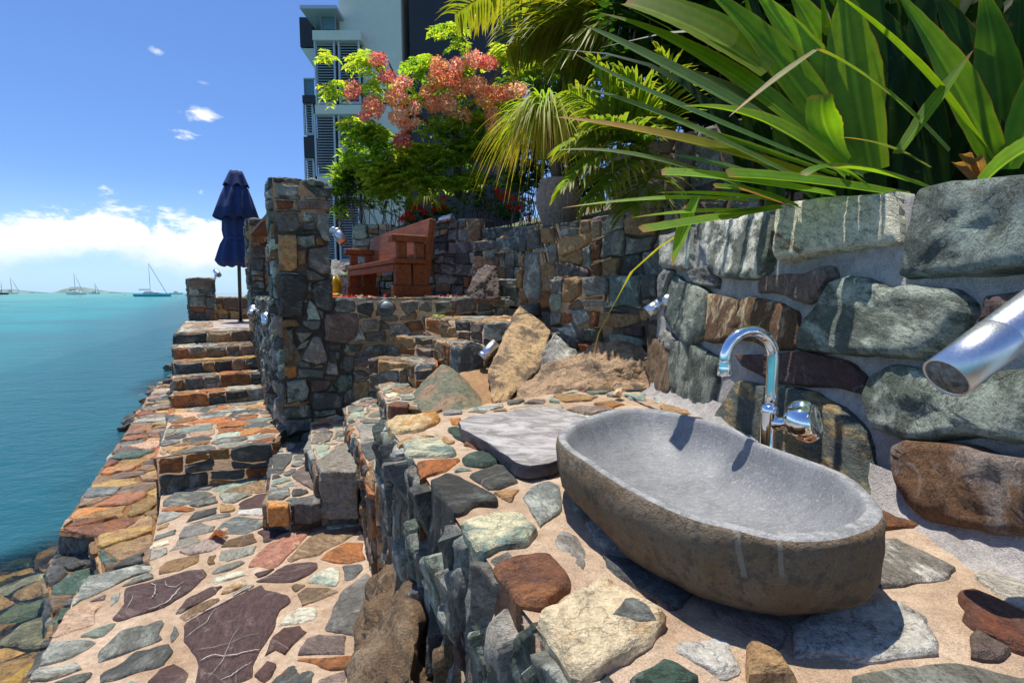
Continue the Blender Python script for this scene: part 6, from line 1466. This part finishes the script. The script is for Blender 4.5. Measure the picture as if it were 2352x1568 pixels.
# ponytail plant and its pot
PC = aty(1282, 470, 5.0); 
def pot_r(z): return float(np.interp(z, [0, .08, .25, .42, .5, .54, .57], [.17, .20, .262, .265, .235, .215, .228]))
pr = empty('clay_pot', (PC.x, 5.35, .6)); tag(pr, 'large ribbed brown clay pot standing on the upper garden wall', 'pot')
m_ = MB(); zb = aty(1282, 525, 5.35).z; zt = aty(1282, 415, 5.35).z; hh_ = zt - zb
pf = [(pot_r(.57 * k / 24) * hh_ / .57 * 1.0, zb + hh_ * k / 24) for k in range(25)]; pf += [(pf[-1][0] - .03, zt + .005), (pf[-1][0] - .045, zt - .05), (0.0, zt - .06)]
m_.lathe([(0, zb)] + pf, (PC.x * 1.07, 5.35, 0), 96, fn=lambda r, z, w: r * (1 + (.022 * math.cos(w * 32) if r > .1 else 0)))
part(m_, 'pot_body', simple('ribbed_clay', (.27, .19, .155), .85, var=.35, nscale=30, bump=.7, bdist=.01), pr)
pb = Vector((PC.x * 1.07, 5.35, zt + .05)); ptop = T_(1740, 780, 5.35)
pl_ = fountain('ponytail_plant', 'fountain of narrow drooping yellow green leaves growing in the clay pot', 'plant', ptop, 620, .86, .018, (.26, .40, .035), rgt, 5.3, 1.15, (.2, 1.6), (.40, .28, .05), .75)
m_ = MB(); m_.tube([pb - ZUP * .1, pb.lerp(ptop, .5), ptop], [.06, .045, .04], 8); part(m_, 'stem', M_BARK, pl_)

# ================================================================== building
DB = 21.0
M_RENDER = simple('pale_render', (.56, .58, .49), .8, var=.04, nscale=3); M_CHAR = simple('charcoal_cladding', (.018, .018, .022), .6, var=.1, nscale=4)
M_LOUV = simple('grey_louvre', (.40, .44, .47), .45, .3); M_GLASS = simple('balcony_glass', (.10, .17, .20), .08, spec=.7); M_SHADEBACK = simple('painted_shade', (.03, .035, .04), .8)
bd = empty('apartment_building', tuple(aty(850, 672, DB))); tag(bd, 'pale and charcoal apartment building with louvred screens above the garden', 'building')
def bpart(name, mt, u0, v0, u1, v1, Y0, Y1, mbx=None, lab=None):
    a = aty(u0, v0, Y0); b = aty(u1, v1, Y0); m_ = mbx or MB(); c = Vector(((a.x + b.x) / 2, (Y0 + Y1) / 2, (a.z + b.z) / 2)); m_.box(c, (abs(b.x - a.x), abs(Y1 - Y0), abs(a.z - b.z)))
    if mbx is None: return part(m_, name, mt, bd, smooth=False, label=lab)
bpart('wall', M_RENDER, 770, -240, 933, 640, DB, DB + 6, lab='pale rendered wall'); bpart('wall', M_CHAR, 934.5, -240, 1197, 640, DB + .1, DB + 6, lab='charcoal wall')
bpart('wall', M_RENDER, 722, 90, 770, 640, DB + .5, DB + 6); bpart('corner_post', M_LOUV, 1194, 50, 1200, 640, DB - .1, DB + .1)
bpart('floor_slab', M_RENDER, 717, 70, 829, 92, DB - .5, DB + .6); bpart('floor_slab', M_RENDER, 723, 241, 829, 262, DB - .5, DB + .6); bpart('floor_slab', M_RENDER, 730, 406, 829, 427, DB - .5, DB + .6); bpart('roof', M_LOUV, 688, 12, 772, 20, DB - .9, DB + 3)
def louvre(u0, v0, u1, v1, Y):
    a = aty(u0, v0, Y); b = aty(u1, v1, Y); fr_ = MB(); 
    for (x0, x1, z0, z1) in ((a.x, a.x + .07, b.z, a.z), (b.x - .07, b.x, b.z, a.z)): fr_.box(((x0 + x1) / 2, Y, (z0 + z1) / 2), (x1 - x0, .09, z1 - z0))
    for z in (a.z - .035, b.z + .035): fr_.box(((a.x + b.x) / 2, Y, z), (b.x - a.x - .145, .09, .07))
    o = part(fr_, 'louvre_screen', M_LOUV, bd, smooth=False); sl_ = MB(); n = int((a.z - b.z - .14) / .098)
    rt = Matrix.Rotation(.6, 3, 'X')
    for i in range(n): sl_.box(((a.x + b.x) / 2, Y, b.z + .11 + (a.z - b.z - .2) * i / (n - 1)), (b.x - a.x - .15, .085, .014), rt)
    part(sl_, 'slats', M_LOUV, o, smooth=False)
    bk = MB(); bk.box(((a.x + b.x) / 2, Y + .3, (a.z + b.z) / 2), (b.x - a.x - .02, .05, a.z - b.z - .02)); part(bk, 'shade_backing', M_SHADEBACK, o, smooth=False)  # dark sheet standing in for the shade behind the slats
for v0, v1 in ((93, 240), (263, 405), (428, 600)):
    louvre(721, v0, 774, v1, DB - .35); louvre(776, v0, 830, v1, DB - .35)
louvre(696, 237, 722, 311, DB + 1.6); louvre(699, 364, 726, 480, DB + 1.6)
bpart('balcony_panel', M_CHAR, 687, 40, 719, 108, DB + .4, DB + 3, lab='dark solid balcony front'); bpart('balcony_panel', M_CHAR, 694, 219, 724, 236, DB + 1.4, DB + 4); bpart('balcony_panel', M_CHAR, 697, 314, 727, 362, DB + 1.4, DB + 4)
bpart('balcony_glass', M_GLASS, 697, 182, 722, 219, DB + 1.5, DB + 1.54); bpart('balcony_glass', M_GLASS, 737, 26, 770, 68, DB - .3, DB - .27)
m_ = MB()
for u in (722, 735, 768): bpart('', None, u, 14, u + 2.2, 70, DB - .42, DB - .36, m_)
bpart('', None, 722, 22, 770, 25, DB - .43, DB - .35, m_); part(m_, 'railing', M_LOUV, bd, smooth=False); m_ = MB()
bpart('', None, 697, 180, 699, 219, DB + 1.42, DB + 1.47, m_); bpart('', None, 697, 179, 722, 182, DB + 1.41, DB + 1.48, m_); part(m_, 'railing', M_LOUV, bd, smooth=False)
a = aty(690, 110, DB + .4); b = aty(722, 110, DB + .4); m_ = MB(); z1 = a.z; z0 = aty(722, 150, DB).z
m_.add([(a.x, DB + .45, z1), (b.x, DB + .45, z1), (b.x, DB + .45, z0), (a.x, DB + 2.6, z1), (b.x, DB + 2.6, z1), (b.x, DB + 2.6, z0)], [(0, 2, 1), (3, 4, 5), (0, 3, 5, 2), (0, 1, 4, 3), (1, 2, 5, 4)]); part(m_, 'soffit', M_RENDER, bd, smooth=False)

# ================================================================== bench
M_WOODB = None
m, nt = mat('oiled_red_timber'); tc = N(nt, 'ShaderNodeTexCoord').outputs['Object']
sv = N(nt, 'ShaderNodeVectorRotate', {'Vector': tc, 'Angle': -(PSI + PI / 2), 'Axis': (0, 0, 1)}).outputs[0]; sv = N(nt, 'ShaderNodeVectorMath', {0: sv, 1: (3, 26, 26)}, operation='MULTIPLY').outputs[0]
n1 = NOISE(nt, sv, 1.0, 6, .65, .8); c = MIX(nt, SS(nt, n1, .3, .7), (.31, .088, .026), (.17, .045, .015)); c = MIX(nt, MA(nt, 'MULTIPLY', SS(nt, NOISE(nt, tc, 5, 4, .6), .55, .7), .5), c, (.36, .13, .045))
p = PRIN(nt, Base_Color=c, Roughness=.62, Normal=BUMP(nt, n1, .5, .008)); p.inputs['Specular IOR Level'].default_value = .25; OUT(nt, p.outputs[0]); M_WOODB = m
zd = -.066; bn = empty('park_bench', tuple(pq(2.05, 6.6, zd))); tag(bn, 'heavy red brown timber bench with broad arms standing on the deck', 'bench')
RM = Matrix((E_, D_, ZUP)).transposed()
def bb(name, p0, p1, q0, q1, z0, z1, tilt=0.0, lab=None):
    m_ = MB(); c = pq((p0 + p1) / 2, (q0 + q1) / 2, zd + (z0 + z1) / 2); rt = RM @ Matrix.Rotation(tilt, 3, 'Y') if tilt else RM
    m_.box(c, (p1 - p0, q1 - q0, z1 - z0), rt, 0, .007); return part(m_, name, M_WOODB, bn, smooth=False, label=lab)
q0, q1 = 5.62, 7.95; pf_, pb_ = 1.83, 2.25
bb('seat', pf_ - .03, pb_ - .06, q0 - .04, q1 + .04, .40, .455); bb('apron', pf_ + .0, pf_ + .045, q0 + .02, q1 - .02, .315, .398)
for q in (q0, q1 - .09):
    bb('leg', pf_, pf_ + .19, q, q + .09, .15, .397); bb('leg', pb_ - .21, pb_ - .02, q, q + .09, .15, .397); bb('foot', pf_ - .03, pb_ + .02, q - .012, q + .102, 0, .148)
    bb('side_rail', pf_ - .01, pb_ - .0, q - .014, q + .104, .345, .40) if False else None
    bb('arm_post', pf_ + .03, pf_ + .14, q, q + .09, .457, .645); bb('arm_post', pb_ - .17, pb_ - .07, q, q + .09, .457, .645); bb('armrest', pf_ - .04, pb_ - .05, q - .03, q + .12, .647, .725)
    bb('back_post', pb_ - .045, pb_ + .035, q + .005, q + .085, .15, .93, .14)
bb('backrest', pb_ - .035, pb_ + .012, q0 - .03, q1 + .03, .53, .93, .14)

# ================================================================== closed umbrella
M_NAVY = simple('navy_canvas', (.012, .030, .115), .85, var=.25, nscale=40, bump=.3, bdist=.004); M_POLE = simple('dark_pole', (.03, .024, .02), .45)
ub = aty(553, 741, 9.5); ub.z = -.552; um = empty('garden_umbrella', tuple(ub)); tag(um, 'closed navy blue garden umbrella tied around its dark pole on the terrace', 'umbrella')
k_ = 9.5 / F / LZ.k
axis_x = lambda y: (1548 - (1548 - 1577) * max(0, (y - 600)) / 600)
def utier(name, prof, nf, amp, seed):
    m_ = MB(); vs = []; n = 96; P = []
    for r, y in prof:
        c = aty(*LZ((axis_x(y) - 8, y))[0], 9.5)
        P.append((r * k_, c))
    for i, (r, c) in enumerate(P):
        f = i / (len(P) - 1)
        for j in range(n):
            w_ = 2 * PI * j / n; fold = math.cos(w_ * nf + seed + .6 * math.sin(w_ * 2 + seed)) * amp * (.25 + .75 * f) + .06 * math.sin(w_ * 3 + seed)
            rr = r * (1 + fold); vs.append((c.x + rr * math.cos(w_), c.y + rr * math.sin(w_), c.z + .025 * f * math.cos(w_ * nf + seed)))
    m_.add(vs, [(i * n + j, i * n + (j + 1) % n, (i + 1) * n + (j + 1) % n, (i + 1) * n + j) for i in range(len(P) - 1) for j in range(n)]); return part(m_, name, M_NAVY, um)
utier('top_flap', [(3, 247), (38, 250), (46, 275), (58, 310), (72, 348)], 7, .10, .4)
utier('canopy', [(46, 335), (66, 360), (85, 420), (104, 490), (122, 560), (112, 562), (80, 540)], 9, .14, 1.1)
utier('canopy', [(60, 530), (72, 580), (74, 640), (66, 690), (84, 730), (100, 790), (112, 840), (96, 866), (60, 850)], 8, .13, 2.3)
m_ = MB(); m_.lathe([(70 * k_, -.03), (73 * k_, 0), (70 * k_, .03)], aty(*LZ((1552, 690))[0], 9.5), 32); part(m_, 'tie_strap', M_NAVY, um)
m_ = MB(); m_.tube([ub, aty(*LZ((1545, 300))[0], 9.5)], .031, 14); part(m_, 'pole', M_POLE, um)
m_ = MB(); m_.lathe([(.0, .02), (.05, .02), (.055, .0)], ub, 20); part(m_, 'base_plate', M_POLE, um)

# ================================================================== boats and buoys
M_WHITE = simple('white_gelcoat', (.75, .76, .76), .35); M_BLUEH = simple('sky_blue_hull', (.10, .40, .52), .35); M_DKH = simple('dark_hull', (.03, .035, .045), .4); M_MAST = simple('mast_metal', (.36, .38, .40), .5); M_SAIL = simple('furled_sail_cover', (.03, .05, .10), .8)
def boat(name, label, u, vwater, wpx, D, hullm, mast_top=None, mast_u=None, stay_u=None, kind='yacht', hull_h=.075, cabin=True, cat='yacht'):
    x = (u - 1176) / F * D; L = wpx / F * D; root = empty(name, (x, D, SEA_Z)); tag(root, label, cat); c = Vector((x, D, SEA_Z)); Hh = L * hull_h; Bm = L * .26
    m_ = MB(); n = 14; vs = []
    for i in range(n + 1):
        t = i / n; w_ = Bm * .5 * (1 - max(0, (.25 - t) / .25) ** 2.2 * .98) * (1 - max(0, t - .8) * .5); sh = Hh * (1.0 + .35 * max(0, .4 - t))
        for yy, z in ((-w_, sh), (-w_ * .9, Hh * .35), (-w_ * .45, -.3), (w_ * .45, -.3), (w_ * .9, Hh * .35), (w_, sh)): vs.append(c + Vector((L * (.5 - t), yy, z)))
    m_.add(vs, [(i * 6 + j, i * 6 + j + 1, (i + 1) * 6 + j + 1, (i + 1) * 6 + j) for i in range(n) for j in range(5)] + [(i * 6 + 5, i * 6, (i + 1) * 6, (i + 1) * 6 + 5) for i in range(n)] + [(0, 5, 4, 3, 2, 1), tuple(n * 6 + k for k in range(6))]); part(m_, 'hull', hullm, root, smooth=False)
    if cabin:
        m_ = MB(); m_.box(c + Vector((-L * .03, 0, Hh * 1.35)), (L * .46, Bm * .6, Hh * .75), None, 0, Hh * .2); m_.box(c + Vector((-L * .1, 0, Hh * 2.0)), (L * .26, Bm * .5, Hh * .6), None, 0, Hh * .2); part(m_, 'cabin', M_WHITE, root, smooth=False)
        m_ = MB(); m_.box(c + Vector((-L * .03, 0, Hh * 1.42)), (L * .40, Bm * .62, Hh * .22)); part(m_, 'window', M_DKH, root, smooth=False)
    if mast_top is not None:
        mx_ = (mast_u - 1176) / F * D; zt_ = aty(mast_u, mast_top, D).z; m_ = MB(); m_.tube([(mx_, D, SEA_Z + Hh), (mx_ - (u - mast_u) * 0, D, zt_)], D * .00042, 6); part(m_, 'mast', M_MAST, root)
        if stay_u:
            m_ = MB(); m_.tube([(mx_, D, zt_), ((stay_u - 1176) / F * D, D, SEA_Z + Hh * 1.3)], D * .00042, 5); part(m_, 'furled_jib', M_SAIL if hullm is M_BLUEH else M_MAST, root)
        m_ = MB(); m_.tube([(mx_, D, SEA_Z + Hh * 2.6), (mx_ - L * .32, D, SEA_Z + Hh * 2.6)], D * .0008, 6); part(m_, 'boom', M_SAIL, root)
    return root
boat('sailing_yacht', 'sailing yacht with a sky blue hull and white cabin moored in the bay', 356, 680.6, 81, 262, M_BLUEH, 605, 349.5, 386)
boat('motor_cruiser', 'white motor cruiser right of the sky blue yacht', 410, 674.5, 27, 560, M_WHITE, hull_h=.14, cat='motor boat')
boat('sailing_yacht', 'white yacht with a red brown cabin cover before the distant headland', 182, 676, 44, 520, M_WHITE, 626, 178, 196, hull_h=.09)
boat('sailing_yacht', 'dark hulled yacht cut by the left edge of the photo', 8, 676, 34, 520, M_DKH, 648, 10, hull_h=.1)
boat('sailing_yacht', 'small white yacht just right of the dark hulled one', 36, 673.6, 22, 900, M_WHITE, 635.5, 32.5, 50, hull_h=.1)
boat('sailing_yacht', 'tiny grey yacht right of the headland far out', 222, 673.5, 24, 900, M_MAST, 650, 224, 232, hull_h=.08)
for u, v, col, lab in ((184, 681, (.7, .25, .05), 'orange mooring buoy below the white yacht'), (404, 681, (.65, .55, .08), 'yellow mooring buoy by the motor cruiser'), (83, 677, (.7, .7, .7), 'white mooring buoy far left'), (286, 677.5, (.6, .4, .3), 'pinkish mooring buoy left of the blue yacht'), (426, 678, (.7, .25, .05), 'orange mooring buoy near the short far pillar')):
    p = atz(u, v, SEA_Z); r_ = p.y * 1.9 / F; m_ = MB(); m_.lathe([(0, -r_ * .5), (r_ * .8, -r_ * .3), (r_, r_ * .2), (r_ * .8, r_ * .8), (r_ * .25, r_ * 1.1), (r_ * .2, r_ * 1.5), (0, r_ * 1.5)], p, 14)
    tag(m_.build('mooring_buoy', simple('buoy_paint', col, .5)), lab, 'buoy')

# ================================================================== small things
M_YEL = simple('yellow_plastic', (.72, .42, .01), .4)
yc = empty('plastic_container', tuple(aty(771, 665, 8.2))); tag(yc, 'bright yellow plastic object half hidden behind the front pillar', 'container')
m_ = MB(); c_ = aty(768, 655, 8.2); m_.lathe([(.0, -.13), (.10, -.13), (.115, -.05), (.10, .08), (.07, .13), (.05, .135), (0, .12)], c_, 20); part(m_, 'body', M_YEL, yc)
m_ = MB(); m_.tube([c_ + Vector((-.02, 0, .12)), c_ + Vector((.05, -.02, .15)), c_ + Vector((.10, -.02, .06)), c_ + Vector((.09, 0, -.08))], .018, 8); part(m_, 'handle', M_YEL, yc)
m_ = MB(); m_.lathe([(0, 0), (.10, 0), (.085, .05), (0, .055)], aty(776, 681, 8.0) + ZUP * .0, 18); part(m_, 'tray', M_YEL, yc)
m_ = MB(); c_ = atz(1416, 907, -.575)
for k in range(7):
    a = -1.2 + k * .4; leafquad(m_, c_, Vector((math.cos(a) * .3, math.sin(a) * .6 - .1, .55)).normalized(), Vector((0, -1, .4)), .07, .045, (.70, .62, .52, .3), fold=.5)
tag(m_.build('shell', M_FLOWER), 'broken white shell lying at the back of the counter', 'shell')
m_ = MB(); c_ = atz(*P1((1850, 290))[0], zP + .012)
for k in range(3): leafquad(m_, c_ + Vector((k * .02, k * .01, .004 * k)), Vector((.9, .4 - k * .5, .25)).normalized(), ZUP, .12, .05, (.30, .12, .05, .3), fold=.7)
tag(m_.build('dry_leaf', M_FLOWER), 'curled brown dry leaf lying on the paving near the grey white stone', 'leaf')
m_ = MB(); rgq = random.Random(3)
for _ in range(190):
    p_ = 1.0 + rgq.random() ** 1.2 * 2.0; p = pq(p_, qF + .25 + rgq.random() * .9, -.06); leafquad(m_, p, rv(rgq).normalized(), ZUP, .05, .035, vary((.38, .06, .06) if rgq.random() < .6 else (.5, .36, .25), rgq), fold=.4)
tag(m_.build('fallen_petals', M_FLOWER), 'scatter of fallen red petals on the deck under the bench', 'petals', kind='stuff')
m_ = MB(); bp = atz(1002, 727, -.26)
rosette(m_, bp, 22, .07, .03, YG, rgq); rosette(m_, bp + Vector((.06, .02, 0)), 16, .06, .03, YG, rgq)
tag(m_.build('small_weed', M_LEAF), 'little bright green weed sprouting on the top garden step', 'weed')
m_ = MB()
for _ in range(260):
    q_ = rgq.uniform(12.4, 17); p_ = rgq.uniform(.5, 2.6); b = pq(p_, q_); rosette(m_, Vector((b.x, b.y, hz_(b.x, b.y) + .05)), 7, .22, .05, (.15, .22, .03), rgq)
for _ in range(220):
    u = rgq.uniform(745, 860); Y = rgq.uniform(9.5, 12.5); x = (u - 1176) / F * Y; rosette(m_, Vector((x, Y, max(.1, hz_(x, Y)) + .1)), 7, .2, .05, (.14, .21, .03), rgq)
tag(m_.build('ground_cover', M_LEAF), kind='stuff'); bpy.data.objects['ground_cover']['label'] = 'low green creeper spreading over the rubble slope'; bpy.data.objects['ground_cover']['category'] = 'ground cover'
